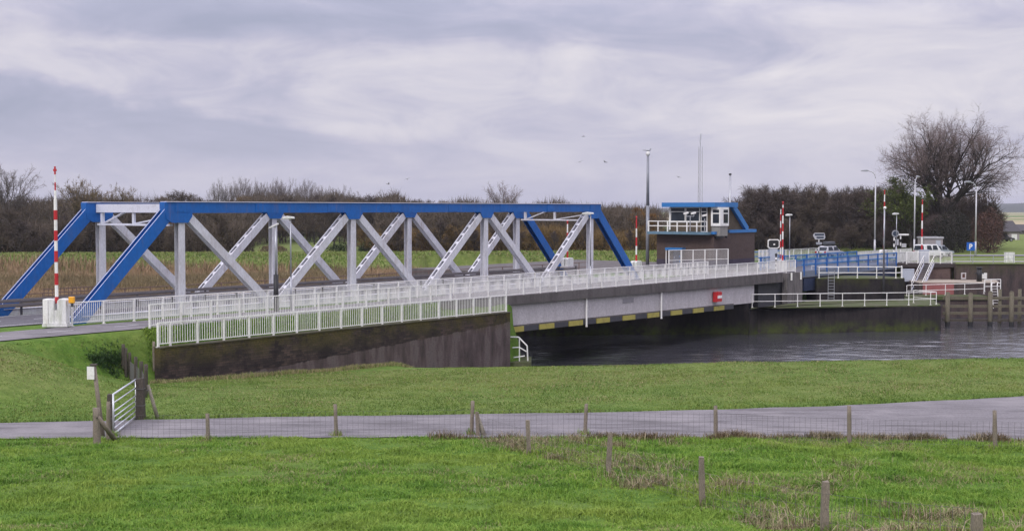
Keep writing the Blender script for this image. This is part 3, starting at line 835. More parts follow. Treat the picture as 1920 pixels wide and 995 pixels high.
poly_block(fl, 'stage_wall', [(at(1698, 552, 138.6).x, 138.4), (at(1850, 545, 138.6).x, 138.4), (at(1850, 545, 138.6).x, 141.0), (at(1698, 552, 138.6).x, 141.0)], -1.6, 1.9, QUAYM)
# curved end of the railing further right
mb_pts = [at(1846, 550, 139).to_tuple(), at(1858, 546, 139.2).to_tuple(), at(1876, 540, 139.5).to_tuple()]
pipe_rail('tube_railing', 'short bent white railing ending above the timber fender posts',
          [Vector((a, b, 2.75)) for a, b, c in mb_pts], 1.3, 1.0, r=.045)
sx = at(1862, 545, 139)
lad = thing('boarding_ladder', 'white ladder with hooped handrails at the bent railing', 'ladder', (sx.x, 138.0, 1.0))
for s in (-.3, .3):
    mb = MB(); mb.path([(s, 0, 0), (s-.25, 0, 2.4), (s-.1, .25, 2.75), (s+.25, .5, 2.7)], .045, 6); mb.build('stile', WHITE, lad)
mb = MB()
for k in range(7): mb.tube((-.3-.03*k, 0, .3+k*.3), (.3-.03*k, 0, .3+k*.3), .025, n=5)
mb.build('rungs', WHITE, lad)
for (px, py, D, w, h, mt, nm, lb, ct) in (
    (1807, 517, 146.2, 9, 12, CONC_P, 'wall_niche', 'small pale framed niche in the quay wall', 'niche'),
    (1846, 517, 146.2, 10, 11, WHITE2, 'wall_panel', 'white square panel fixed to the dark quay wall', 'panel')):
    c = at(px, py, D); s = D/F
    o = thing(nm, lb, ct, (c.x, D, c.z))
    mb = MB(); W_, H_ = w*s/2, h*s/2
    if nm == 'wall_niche':
        mb.box(-W_, 0, -H_, -W_*.6, .18, H_); mb.box(W_*.6, 0, -H_, W_, .18, H_); mb.box(-W_*.6, 0, H_*.65, W_*.6, .18, H_); mb.box(-W_*.6, 0, -H_, W_*.6, .18, -H_*.6); mb.build('frame', mt, o)
        mb = MB(); mb.box(-W_*.6, .1, -H_*.6, W_*.6, .19, H_*.65); mb.build('recess', worn('niche_rust', (.10, .04, .03)), o)
    else:
        mb.box(-W_, .02, -H_, W_, .16, H_); mb.build('board', mt, o, bevel=.02)
        mb = MB(); mb.box(-W_*1.9, .08, -H_*1.05, -W_*1.1, .17, H_*.8); mb.build('side_box', GALV, o)
bx = at(1836, 526, 143)
bl = thing('mooring_bollard', 'tall black mooring bollard on the beige landing floor', 'bollard', (bx.x, 143, 3.63))
mb = MB(); mb.tube((0, 0, 0), (0, 0, 1.45), .30, .26, 10); mb.tube((0, 0, 1.45), (0, 0, 1.6), .36, .30, 10); mb.build('post', BLACK, bl, True)
mb = MB(); mb.tube((-.5, 0, .9), (.5, 0, .9), .07, n=8); mb.build('cross_bar', BLACK, bl)
# second lower wall stretch right of the landing stays as the quay wall

def fender():
    t = thing('timber_fender', 'weathered timber fender with heavy piles and rails standing in the water', 'fender', (0, 128.2, 0))
    for px in (1777, 1820, 1857, 1897, 1938, 1980):
        mb = MB(); x = at(px, 560, 128.2).x; tz = 3.28+random.Random(px).uniform(-.08, .12)
        mb.tube((x, 0, -1.5), (x, 0, tz), .24, .22, 10); mb.tube((x, 0, tz), (x+.02, 0, tz+.1), .22, .12, 10)
        mb.build('pile', TIMBER, t, True)
        mb = MB(); mb.tube((x, 0, -.1), (x, 0, .42), .252, .25, 10, cap=False); mb.build('wet_collar', BLACK, t, True)
    x0, x1 = at(1770, 560, 128.2).x, at(1990, 560, 128.2).x
    for z in (2.75, 1.95, 1.25, .55):
        mb = MB(); mb.box(x0, .20, z-.13, x1, .38, z+.13); mb.build('rail', TIMBER if z > .6 else DARKWOOD, t)
    for px in (1875, 1912, 1955):
        mb = MB(); x = at(px, 560, 131.2).x; mb.tube((x, 3.0, -1.5), (x, 3.0, 3.5), .2, .18, 9); mb.build('rear_pile', TIMBER, t, True)
    mb = MB(); mb.box(at(1868, 560, 131).x, 2.7, 2.45, at(1990, 560, 131).x, 2.85, 2.75); mb.build('rear_rail', TIMBER, t)
fender()

# ------------------------------------------------------------------ bascule over the lock
def bascule():
    t = frame(thing('bascule_bridge', 'blue railed lifting bridge over the lock', 'bridge'))
    mb = MB(); mb.box(78.5, -6.0, -.75, 103.5, 8.0, -.05); mb.build('deck', ASPHALT, t)
    for v in (-6.05, -3, 1, 4.6, 7.9):
        mb = MB(); mb.box(79, v-.1, -2.0, 103, v+.1, -.76); mb.build('girder', worn('navy_girder', (.016, .028, .07), (.03, .03, .035), .5, .6), t)
    mb = MB(); mb.box(78.5, -6.2, -.62, 103.4, -6.06, .02); mb.build('edge_beam', worn('grey_blue_edge', (.16, .19, .25), (.1, .1, .11), .5, .6), t)
    for v, hh in ((-6.1, 1.2), (-1.3, 1.25), (8.1, 1.2)):
        mb = MB()
        for z in (hh, hh*.55): mb.box(78.6, v-.05, z-.06, 103.3, v+.05, z+.06)
        mb.build('blue_rail', BLUE2, t)
        if v < 0:
            mb = MB(); n = 150
            for k in range(n): u = 78.8+24.3*k/n; mb.box(u-.014, v-.012, .05, u+.014, v+.012, hh-.05)
            mb.build('rail_bars', BLUE2 if v > -5 else worn('pale_blue_bars', (.28, .36, .52), (.2, .24, .33), .4, .5), t)
        for k in range(10):
            u = 78.9+k*24.3/9; mb = MB(); mb.box(u-.12, v-.13, -.45 if v < -5 else -.05, u+.12, v-.052, hh+.08); mb.build('rail_post', BLUE, t)
bascule()
railing('panel_railing', 'cream panel railing on the right bridge head beyond the blue rails', BW(103.6, -6.1, 0), BW(111.2, -6.1, 0), bay=2.1, bars=16, mat=WHITE2, bar=.05)
railing('panel_railing', 'cream railing between cycle path and road beyond the lock', BW(103.6, -1.2, 0), BW(121, -1.2, 0), bay=2.1, bars=16, mat=WHITE2, bar=.05)
railing('panel_railing', 'cream railing along the far side of the road past the lifting bridge', BW(95.0, 9.0, .0), BW(121, 9.0, .0), bay=2.1, bars=10, mat=WHITE2)
ra, rb = at(1700, 497, 147.8), at(1786, 497, 147.3)
railing('panel_railing', 'white railing at the head of the stairs on the right abutment', (ra.x, 147.9, DECK-.02), (rb.x, 147.6, DECK-.02), height=1.35, bay=1.25, bars=8, mat=WHITE, bar=.03)
def stairs():
    b0 = at(1721, 540, 141.6); top = at(1741, 497, 147.3)
    z0, z1 = 2.6, DECK-.1
    P0 = Vector((b0.x, 142.0, z0)); P1 = Vector((top.x, 147.2, z1)); d = P1-P0; ln = Vector((d.x, d.y)).length
    t = thing('steel_staircase', 'white steel staircase from the landing up to the right bridge head', 'staircase', P0, math.atan2(d.y, d.x))
    rise = d.z
    for s in (-1, 1):
        mb = MB(); mb.beam((0, s*.55, 0), (ln, s*.55, rise), .06, .26); mb.build('stringer', EDGE, t)
        mb = MB(); mb.path([(0, s*.58, 1.0), (ln, s*.58, rise+1.0), (ln+.8, s*.58, rise+1.0)], .035, 6); mb.path([(0, s*.58, .55), (ln, s*.58, rise+.55)], .028, 6); mb.build('handrail', WHITE, t)
        for k in range(5):
            x = ln*k/4; mb = MB(); mb.tube((x, s*.58, rise*k/4), (x, s*.58, rise*k/4+1.0), .03, n=6); mb.build('baluster', WHITE, t)
    n = 13
    for k in range(n):
        mb = MB(); x = ln*(k+.5)/n; mb.box(x-.16, -.52, rise*(k+.5)/n-.02, x+.16, .52, rise*(k+.5)/n+.02); mb.build('tread', GALV, t)
stairs()
def small_box(px0, px1, py0, py1, D, name, label, cat, mat=None, dep=.6, lid=True, rz=0.0, z0=None):
    a, b = at(px0, py1, D), at(px1, py0, D); w, h = b.x-a.x, b.z-a.z
    base = a.z if z0 is None else z0; h = b.z-base
    t = thing(name, label, cat, ((a.x+b.x)/2, D, base), rz)
    mb = MB(); mb.box(-w/2, -dep/2, 0, w/2, dep/2, h-.06); mb.build('body', mat or WHITE2, t, bevel=.02)
    mb = MB(); mb.box(-w/2-.03, -dep/2-.03, h-.06, w/2+.03, dep/2+.03, h); mb.build('lid', mat or WHITE2, t, bevel=.015)
    mb = MB(); mb.box(-w*.42, -dep/2-.012, h*.1, w*.42, -dep/2-.001, h*.86); mb.build('door', mat or WHITE2, t)
    return t
small_box(1690, 1713, 504, 532, 145.2, 'equipment_cabinet', 'pale grey equipment cabinet at the foot of the white staircase', 'cabinet', worn('pale_blue_grey_paint', (.42, .45, .52), (.3, .3, .3), .4, .5), z0=3.5)
small_box(1724, 1741, 468, 490, 149, 'equipment_cabinet', 'pale blue cabinet at the top of the white staircase below the striped boom', 'cabinet', worn('pale_blue_grey_paint', (.42, .45, .52), (.3, .3, .3), .4, .5), z0=DECK-.02)
small_box(1884, 1901, 473, 494, 152, 'utility_cabinet', 'grey white utility cabinet standing on the grass above the quay wall', 'cabinet', WHITE2, z0=5.35)

# ------------------------------------------------------------------ control building
BRICK = worn('brown_facade_brick', (.085, .058, .050), (.055, .045, .043), .5, .9, scale=.9, stretch=(1,1,2), bmp=.4, fine=.22)
BRICK2 = worn('olive_brown_facade_brick', (.105, .080, .052), (.075, .06, .045), .5, .9, scale=.9, stretch=(1,1,2), bmp=.4, fine=.2)
def control_building():
    D = 135.0; c = at(1338, 480, D); cu, cv = UV(c.x, c.y)
    t = thing('control_building', 'brown brick bridge control building with a blue edged flat roof and glazed lookout', 'building', (c.x, c.y, DECK), TH)
    zb = lambda y: at(1338, y, D).z-DECK
    H1 = zb(437); H2 = zb(379.5)
    LB, WB = 9.2, 7.0                               # long side along the road (x), short side (y) away from the canal
    def bx(nm, x0, y0, z0, x1, y1, z1, m, par=None, bev=0):
        mb = MB(); mb.box(x0, y0, z0, x1, y1, z1); return mb.build(nm, m, par or t, bevel=bev)
    bx('lower_storey', 0, 0, -.1, LB, WB, H1, BRICK)
    bx('roof_edge', 3.2, -.10, H1-.02, LB+.25, WB+.1, H1+.30, BLUE2)
    # upper storey with raking right end
    e = 4.15; e2 = 7.5
    mb = MB(); zt = H2-.48
    prof = [(0.35, H1), (e2, H1), (e, zt), (0.35, zt)]
    mb.prism(prof, .35, 5.6, 0, 'y'); up = mb.build('upper_storey', BRICK2, t)
    bx('flat_roof', -.6, -.45, zt, e+.3, 6.05, H2, BLUE2)
    mb = MB()
    for y in (.17, 5.75):
        mb = MB(); mb.beam((e+.05, y, zt+.25), (e2+.15, y, H1+.31), .34, .62, (1, 0, .8)); mb.build('raking_trim', BLUE2, t)
    mb = MB(); mb.beam((e+.22, 2.96, zt+.25), (e2+.34, 2.96, H1+.32), 5.2, .10, (1, 0, .8)); mb.build('raking_roof', BLUE2, t)
    bx('roof_bracket', e+.45, 1.0, zt+.15, e+1.7, 1.08, zt+.22, DARKSTEEL)
    # window band on the canal end (x = 0.35 plane)
    X = .35
    zs, zh = H1+1.1, zt-.04
    for k, (y0, y1, nm) in enumerate(((1.85, 3.55, 'window'), (3.62, 5.45, 'window'), (.95, 1.70, 'door'))):
        zs2 = zs if nm == 'window' else H1+.1
        w = bx(nm, X-.10, y0, zs2, X-.002, y1, zh, WHITE)
        bx('pane', X-.112, y0+.07, zs2+.08, X-.101, y1-.07, zh-.50, GLASS_D, w)
        bx('top_light', X-.112, y0+.07, zh-.43, X-.101, y1-.07, zh-.06, GLASS_D, w)
    bx('corner_post', X-.13, 5.46, H1+.3, X+.05, 5.62, zh, WHITE)
    # corner bay on the road side
    b = thing_part(t)
    bay = bx('bay', .0, -.75, H1+.75, 1.9, .345, zt-.02, WHITE)
    bz0, bz1 = H1+1.05, zt-.28
    for (x0, x1) in ((.72, 1.68),):
        bx('pane', x0, -.763, bz0, x1, -.751, bz1-.45, GLASS_D, bay); bx('top_light', x0, -.763, bz1-.33, x1, -.751, bz1, GLASS_D, bay)
    for (y0, y1) in ((-.62, .12),):
        bx('pane', -.013, y0, bz0, -.001, y1, bz1-.45, GLASS_D, bay); bx('top_light', -.013, y0, bz1-.33, -.001, y1, bz1, GLASS_D, bay)
    bx('bay_base', .12, -.66, H1-.30, 1.8, .34, H1+.745, worn('grey_bay_concrete', (.26, .25, .23), (.14, .135, .12), .6, .85, scale=2))
    mb = MB(); mb.box(.3, -.5, H1-.52, 1.2, -.1, H1-.31); mb.ball((1.8, -.5, H1-.42), .14, n=8); mb.build('outside_lamp', DARKSTEEL, t)
    # balcony
    bx('balcony_slab', -1.15, .1, H1-.16, .33, WB+.55, H1+.12, worn('weathered_blue_slab', (.12, .21, .28), (.10, .13, .11), .7, .7, scale=2))
    bx('balcony_slab', -.35, -.35, H1-.12, 0, .1, H1+.16, BLUE2)
    hr = 1.12
    mb = MB()
    for z in (hr, .62): mb.box(-1.08, .2, H1+.12+z-.05, -1.02, WB+.45, H1+.12+z+.04)
    mb.box(-1.08, WB+.40, H1+.12+hr-.05, .3, WB+.46, H1+.12+hr+.04); mb.build('balcony_rail', WHITE, t)
    for k in range(7):
        y = .25+k*(WB+.15)/6; mb = MB(); mb.box(-1.10, y-.06, H1+.12, -1.0, y+.06, H1+.12+hr); mb.build('balcony_post', WHITE, t)
    # ground-floor canopy and door towards the canal
    bx('canopy', -.75, 3.4, zb(470), .0-.002, 5.5, zb(465.5), BLUE2)
    bx('canopy_post', -.7, 3.45, 0, -.62, 3.53, zb(470), WHITE); bx('canopy_post', -.7, 5.37, 0, -.62, 5.45, zb(470), WHITE)
    dr = bx('door', -.05, 3.8, 0, -.003, 4.9, 2.1, worn('navy_door', (.03, .045, .09), None, .3, .5)); bx('handle', -.09, 4.7, 1.0, -.051, 4.78, 1.12, GALV, dr)
    bx('plinth', -.02, -.02, -.1, LB+.02, WB+.02, .85, worn('purple_plinth_brick', (.055, .045, .07), (.03, .03, .04), .5, .9, scale=1.2))
def thing_part(t): return t
control_building()
def cam_post(px, py0, py1, D, label, heads):
    a = at(px, py1, D); h = at(px, py0, D).z-a.z
    t = thing('camera_post', label, 'camera post', a)
    mb = MB(); mb.tube((0, 0, 0), (0, 0, h-.25), .05, n=6); mb.build('pole', GALV, t)
    if heads > 1:
        mb = MB(); mb.path([(-.38, 0, h), (-.38, 0, h-.25), (.38, 0, h-.25), (.38, 0, h)], .04, 6); mb.build('yoke', GALV, t)
    xs = (-.45, .32) if heads > 1 else (0,)
    for x in xs:
        mb = MB(); mb.beam((x-.25, -.08, h+.02), (x+.25, .02, h+.14), .17, .17); mb.build('camera', WHITE, t)
zbal = None
cam_post(1294, 401, 433, 133.3, 'twin headed white camera post on the balcony of the control building', 2)
cam_post(1321, 405, 433, 133.8, 'single white floodlight post on the balcony of the control building', 1)
# white mesh guard in front of the building entrance
ca, cb = at(1254, 520, 128.5), at(1365, 516, 133.0)
railing('mesh_cage', 'taller white mesh guard rail in front of the control building entrance', (ca.x, ca.y, DECK-.05), (cb.x, cb.y, DECK-.05), height=2.2, bay=1.5, bars=11, mid=1.15, post=.075, bar=.014)
railing('mesh_cage', 'short white mesh railing to the right of the control building', at(1423, 480, 137.5)-Vector((0, 0, at(1423, 480, 137.5).z-DECK)), at(1445, 480, 138.5)-Vector((0, 0, at(1445, 480, 138.5).z-DECK)), height=1.9, bay=.7, bars=6, bar=.03)
# ------------------------------------------------------------------ barriers, lamps, signs
def barrier(name, label, px, py_top, py_box, py_base, D, first_red=True, stripe=.95, boxw=.9, r=.085, lamp=True, box=True, zbase=None, body=None):
    """a raised road barrier: striped boom standing upright in its machine housing"""
    base = at(px, py_base, D); zb = base.z if zbase is None else zbase
    bt = at(px, py_box, D).z-zb; tp = at(px, py_top, D).z-zb
    t = thing(name, label, 'road barrier', (base.x, D, zb), TH)
    mb = MB(); z = bt-.25; k = 0 if first_red else 1
    while z < tp-.02:
        z2 = min(z+stripe, tp); f = (z-bt)/(tp-bt+1e-6)
        mb.tube((0, 0, z), (0, 0, z2-.004), r*(1-.35*max(0, f)), r*(1-.35*max(0, f)), 8, k % 2); z = z2; k += 1
    mb.build('boom', [RED, WHITE], t)
    if box:
        hw = boxw/2
        for s in (-1, 1):
            mb = MB(); mb.prism([(-hw, 0), (hw, 0), (hw, bt*.86), (hw*.72, bt), (-hw*.72, bt), (-hw, bt*.86)], s*.20-.16, s*.20+.16, 0, 'y') ; mb.build('housing', body or WHITE2, t, bevel=.03)
        mb = MB(); mb.box(-hw*1.15, -.42, -.12, hw*1.15, .42, .02); mb.build('foot', CONC_P, t)
        mb = MB(); mb.tube((0, -.05, bt-.25), (0, .05, bt-.25), .2, n=10); mb.build('pivot', DARKSTEEL, t)
    if lamp:
        mb = MB(); mb.tube((0, 0, tp), (0, 0, tp+.22), .05, .04, 8); mb.ball((0, 0, tp+.26), .10, n=8); mb.build('tip_lamp', RED, t)
    return t
def left_barrier():
    D = 68.2; base = at(107, 606, D); zb = base.z
    t = thing('road_barrier', 'tall red and white barrier boom raised from a weathered white housing at the path railing', 'road barrier', (base.x, D, zb), 0)
    h = at(107, 560, D).z-zb
    for x0, x1, nm in ((-.72, -.40, 'housing_end'), (-.40, -.06, 'housing'), (.14, .68, 'housing')):
        mb = MB(); y0 = -.35
        if nm == 'housing_end': mb.box(x0, -.4, 0, x1, .4, h)
        else: mb.prism([(x0, 0), (x1, 0), (x1, h-.06), (x1-.12, h+.02), (x0+.12, h+.02), (x0, h-.10)], y0, .35, 0, 'y')
        mb.build(nm, WHITE if nm == 'housing_end' else WHITE2, t, bevel=.03)
    mb = MB(); mb.box(-.06, -.3, 0, .14, .34, h*.55); mb.box(-.75, -.45, -.15, .75, .45, -.002); mb.build('base_plate', WHITE2, t)
    tp = at(103, 312, D).z-zb; lean = (at(103, 312, D).x-base.x)
    # stripes measured on the boom; the thin tip carries two short red pieces
    def P(py): q = at(107-(606-py)/294*4, py, D); return Vector((q.x-base.x, 0, q.z-zb))
    mb = MB(); red = True; edges = [568, 556, 534, 512, 491, 470, 451, 432, 412, 394, 374]
    for a, b in zip(edges[:-1], edges[1:]):
        mb.tube(P(a), P(b), .115 if red else .105, n=8, m=0 if red else 1); red = not red
    mb.tube(P(374), P(357), .075, n=8, m=1); mb.tube(P(357), P(342), .045, n=8, m=0); mb.tube(P(342), P(327), .035, n=8, m=1); mb.tube(P(327), P(312), .055, n=8, m=0)
    mb.build('boom', [RED, WHITE], t)
    t.scale = (.88, .88, 1)
    mb = MB(); q = P(319); mb.box(q.x-.09, -.06, q.z-.06, q.x+.09, .06, q.z+.06); mb.build('tip_lamp', RED, t)
    o = at(134, 563, 68.0)
    w = thing('warning_lamp', 'amber warning lamp box on the first post of the white railing', 'lamp', (o.x, o.y, o.z-.14))
    mb = MB(); mb.box(-.13, -.12, 0, .16, .12, .34); mb.build('lens_box', ORANGE, w, bevel=.03)
    mb = MB(); mb.box(.0, -.1, -.20, .08, .1, -.002); mb.build('bracket', DARKSTEEL, w)
left_barrier()
barrier('road_barrier', 'red and white barrier boom on a white box between truss end and control building', 1193, 412, 489, 503, 124, stripe=.85, boxw=.95)
barrier('road_barrier', 'red and white barrier boom on a white box half hidden behind the truss end', 1064, 420, 483, 499, 118, stripe=.85, boxw=.95)
barrier('road_barrier', 'taller of the two neighbouring barrier booms beside the pale pier column', 1467, 384, 488, 512, 130.2, stripe=.8, boxw=.7, r=.09, zbase=DECK-.03)
barrier('road_barrier', 'slimmer of the two neighbouring barrier booms, just left of the taller one', 1463, 392, 485, 508, 138, stripe=.72, boxw=.7, r=.07, zbase=DECK-.03, lamp=False)
barrier('road_barrier', 'red and white barrier boom with cream housing beyond the lock, beside a slim dark pole', 1657, 362, 468, 492, 152, stripe=.85, boxw=1.2, r=.10, zbase=DECK-.03)
barrier('road_barrier', 'red and white barrier boom above the white staircase on the right bank', 1728, 380, 470, 492, 151, stripe=.95, boxw=.8, r=.105, zbase=DECK-.03)

def lamp_flat(px, py0, py1, D, label, hx=.75, dark_to=None, side=-1, mat=None, zb=None):
    """street lamp with a flat oblong head on a straight pole"""
    a = at(px, py1, D); z0 = a.z if zb is None else zb; h = at(px, py0, D).z-z0
    t = thing('street_lamp', label, 'street lamp', (a.x, D, z0))
    mb = MB(); mb.tube((0, 0, 0), (0, 0, h*.35), .075, .065, 8); mb.build('lower_pole', mat or GALV, t, True)
    mb = MB(); mb.tube((0, 0, h*.35), (0, 0, h-.05), .05, .042, 8); mb.build('pole', GALV, t, True)
    hd = MB(); hd.prism([(side*hx*1.25, -.02), (side*hx*1.15, .10), (side*hx*.5, .17), (-side*.22, .12), (-side*.26, .0)][::side], -.16, .16, 0, 'y')
    o = hd.build('head', WHITE2, t, bevel=.03); o.location.z = h-.10
    mb = MB(); mb.box(min(side*hx*1.1, 0), -.12, h-.165, max(side*hx*1.1, 0), .12, h-.121); mb.build('lens', worn('lamp_lens', (.6, .6, .58), None, .2, .3), t)
p = BW(21.5, -5.4)
lamp_flat(546, 407, 588, 80.0, 'slim street lamp with a flat white head by the third grey hanger', hx=.42, zb=DECK-.03)
lamp_flat(1107, 399, 552, 100.0, 'street lamp bolted to the outer face of the cycle bridge before the last hanger', hx=.55, zb=at(1107, 552, 100).z)
lamp_flat(1480, 402, 505, 133, 'slim street lamp with a pale head next to the pair of barrier booms', hx=.36, zb=DECK-.03)
lamp_flat(1680, 400, 500, 148, 'short street lamp with a white mushroom head by the lock', hx=.40, zb=DECK-.03)
def cctv_post():
    D = 78.6; a = at(518, 588, D); z0 = DECK-.03; h = at(518, 424, D).z-z0
    t = thing('camera_pole', 'black footed grey pole with a slanting white lamp arm in front of a grey hanger', 'pole', (a.x, D, z0))
    mb = MB(); mb.tube((0, 0, 0), (0, 0, 2.25), .155, .15, 10); mb.build('black_sleeve', BLACK, t, True)
    mb = MB(); mb.tube((0, 0, 2.25), (0, 0, h), .075, .06, 8); mb.build('pole', GALV, t, True)
    mb = MB(); mb.beam((-.40, 0, h-.12), (.18, 0, h+.16), .22, .10); mb.build('head', WHITE2, t, bevel=.02)
cctv_post()
def tall_lamp(px, py0, py1, D, label, arm, zb, adir=-1, rz=0):
    a = at(px, py1, D); h = at(px, py0, D).z-zb
    t = thing('street_lamp', label, 'street lamp', (a.x, D, zb), rz)
    mb = MB(); mb.tube((0, 0, 0), (0, 0, h*.2), .15, .12, 8); mb.tube((0, 0, h*.2), (0, 0, h-1.0), .115, .085, 8); mb.build('pole', GALV_L, t, True)
    pts = [(0, 0, h-1.0)]+[(adir*(.8-.8*math.cos(q)), 0, h-1.0+.9*math.sin(q)) for q in (.4, .8, 1.2, 1.57)]+[(adir*arm, 0, h-.02)]
    mb = MB(); mb.path(pts, .06, 7); mb.build('arm', GALV_L, t, True)
    x = adir*arm; mb = MB(); mb.prism([(x, -.06), (x+adir*.25, -.10), (x+adir*1.0, -.06), (x+adir*.95, .08), (x+adir*.3, .16), (x, .10)][::-adir], -.14, .14, 0, 'y')
    o = mb.build('head', GALV, t, bevel=.03); o.location.z = h-.02
GALV_L = worn('pale_lamp_pole', (.50, .50, .52), (.34, .34, .35), .4, .45, .3, scale=2)
tall_lamp(1640, 320, 475, 168, 'tall curved street lamp beyond the lifting bridge, left of the olive green tree', .95, DECK, -1)
tall_lamp(1714, 331, 475, 176, 'tall curved street lamp standing between the two right hand barrier booms', .55, DECK, 1, .9)
tall_lamp(1829, 341, 468, 170, 'tall curved street lamp beside the blue parking sign', .9, DECK, -1, .3)
tall_lamp(1942, 338, 468, 165, 'street lamp whose arm alone reaches into the picture at the far right edge', 1.1, DECK, -1)
def steel_mast():
    D = 141; zb = DECK-.05; a = at(1214, 500, D); h = at(1214, 292, D).z-zb
    t = thing('steel_mast', 'thick tapering grey mast left of the control building with a gull on top', 'mast', (a.x, D, zb))
    mb = MB(); mb.tube((0, 0, 0), (0, 0, h*.55), .20, .19, 10); mb.tube((0, 0, h*.55), (0, 0, h), .18, .13, 10); mb.build('pole', worn('dull_mast_steel', (.24, .25, .28), (.15, .15, .16), .5, .5, .3, scale=2), t, True)
    mb = MB(); mb.ball((0, 0, h+.22), .24, .24, .28, 10); mb.build('top_lamp', WHITE2, t, True)
    # the gull on the lamp
    g = MB(); z = h+.60; g.ball((0, 0, z), .30, .13, .13, 10); g.ball((.27, 0, z+.14), .09, n=8); g.tube((.30, 0, z+.14), (.43, 0, z+.11), .03, .01, 5)
    g.prism([(-.2, z-.06), (-.60, z-.02), (-.62, z+.03), (-.18, z+.05)], -.05, .05, 0, 'y'); pass
    o = g.build('gull', worn('gull_plumage', (.42, .43, .46), (.7, .7, .7), .4, .7, scale=5), None, True); o.location = (a.x, D, zb)
    tag(o, 'grey gull perched on top of the thick mast', 'bird')
steel_mast()
def lattice():
    D = 160; zb = DECK; a = at(1312, 490, D); h = at(1312, 275, D).z-zb
    t = thing('lattice_mast', 'thin three sided lattice radio mast rising behind the control building', 'mast', (a.x, D, zb))
    R_ = .25; cs = [(R_*math.cos(q), R_*math.sin(q)) for q in (.3, .3+2.094, .3+4.188)]
    for x, y in cs:
        mb = MB(); mb.tube((x*1.4, y*1.4, 0), (x, y, h), .035, n=5); mb.build('leg', GALV_L, t)
    mb = MB(); k = 0; z = 0
    while z < h-.6:
        for i in range(3):
            p, q = cs[i], cs[(i+1) % 3]; mb.tube((p[0], p[1], z), (q[0], q[1], z+.6), .014, n=4); mb.tube((p[0], p[1], z), (q[0], q[1], z), .014, n=4)
        z += .6
    mb.build('bracing', GALV_L, t)
    mb = MB(); mb.tube((0, 0, h), (0, 0, h+1.6), .03, n=5); mb.tube((-.05, 0, h+.3), (-.22, 0, h+1.2), .018, n=4); mb.tube((.05, 0, h+.8), (.2, 0, h+1.7), .018, n=4); mb.build('antenna', GALV, t)
lattice()
a = at(1368, 480, 170); ch = thing('flue_pipe', 'short grey pipe standing above the dark wood behind the control building', 'pipe', (a.x, 170, DECK))
hh = at(1368, 328, 170).z-DECK
mb = MB(); mb.tube((0, 0, 0), (0, 0, hh), .15, .14, 8); mb.build('pipe', GALV, ch, True)
mb = MB(); mb.tube((0, 0, hh), (0, 0, hh+.2), .19, .17, 8); mb.build('cap', DARKSTEEL, ch, True)
# gauge pole and slim pole in front of the lock
a = at(1664, 555, 128.5); zt = at(1664, 392, 128.5).z
sp = thing('lamp_pole', 'slim dark footed pole with a ball lamp in front of the upper pier block', 'lamp', (a.x, 129.9, 2.4))
mb = MB(); mb.tube((0, 0, 0), (0, 0, 4.4), .12, .10, 8); mb.build('dark_foot', DARKSTEEL, sp, True)
mb = MB(); mb.tube((0, 0, 4.4), (0, 0, zt-2.4), .085, .07, 8); mb.build('pole', GALV, sp, True)
mb = MB(); mb.ball((.03, -.02, zt-2.28), .16, n=10); mb.build('lamp_ball', WHITE, sp, True)

def striped_post(mb, h, w=.06, n=6):
    for k in range(n): mb.tube((0, 0, h*k/n), (0, 0, h*(k+1)/n-.002), w, n=8, m=k % 2)
def sign_post(px, py0, py1, D, label, zb=None, name='sign_post', stripes=6, extra=None, w=.06):
    a = at(px, py1, D); zb = a.z if zb is None else zb; h = at(px, py0, D).z-zb
    t = thing(name, label, 'sign', (a.x, D, zb)); mb = MB(); striped_post(mb, h, w, stripes); mb.build('striped_post', [BLACK, WHITE], t); return t, h
NAVY = worn('sign_blue_black', (.03, .045, .075), None, .3, .4)
t, h = sign_post(1535, 448, 492, 150, 'blue grey oblong direction board on a black and white striped post beyond the blue rails', DECK)
mb = MB(); mb.prism([(-.62, h+.25), (-.45, h-.05), (.62, h-.05), (.75, h+.2), (.62, h+.72), (-.5, h+.72), (-.72, h+.45)], -.06, .02, 0, 'y'); b_ = mb.build('board', GALV_L, t)
mb = MB(); mb.box(-.5, -.075, h+.40, .58, -.0605, h+.62); mb.box(-.3, -.075, h+.08, .55, -.0605, h+.28); mb.build('dark_band', NAVY, b_)
mb = MB(); mb.prism([(-.38, -.5+h), (-.3, -.65+h), (.3, -.65+h), (.38, -.5+h), (.3, -.36+h), (-.3, -.36+h)], -.10, -.062, 0, 'y'); mb.build('small_board', GALV, t)
# signal housing beside the booms
D = 133.5; a = at(1450, 500, D); z0 = DECK
t = thing('traffic_signal', 'black oval signal head with white surround on a pale box beside the barrier booms', 'signal', (a.x, D, z0))
zc = at(1450, 457, D).z-z0
def oval(rx, rz, cz, n=20): return [(rx*max(-1, min(1, 1.25*math.cos(2*math.pi*k/n))), cz+rz*max(-1, min(1, 1.25*math.sin(2*math.pi*k/n)))) for k in range(n)]
mb = MB(); mb.prism(oval(.62, .48, zc)[::-1], -.08, .05, 0, 'y'); mb.build('surround', WHITE, t)
mb = MB(); mb.prism(oval(.52, .38, zc)[::-1], -.11, -.081, 0, 'y'); mb.build('black_face', BLACK, t)
mb = MB(); mb.ball((.05, -.14, zc-.06), .11, .03, .09, 10); mb.build('lens', WHITE, t)
mb = MB(); mb.box(-.42, -.04, -.02, .42, .5, zc-.50); mb.build('cabinet', worn('pale_blue_grey_paint', (.42, .45, .52), (.3, .3, .3), .4, .5), t, bevel=.03)
t, h = sign_post(1455, 478, 507, 128.8, 'black and white striped marker post at the end of the long white railing', at(1455, 508, 128.8).z, 'marker_post', 7, w=.09)
mb = MB(); mb.ball((0, 0, h+.05), .14, n=8); mb.build('cap', BLACK, t)
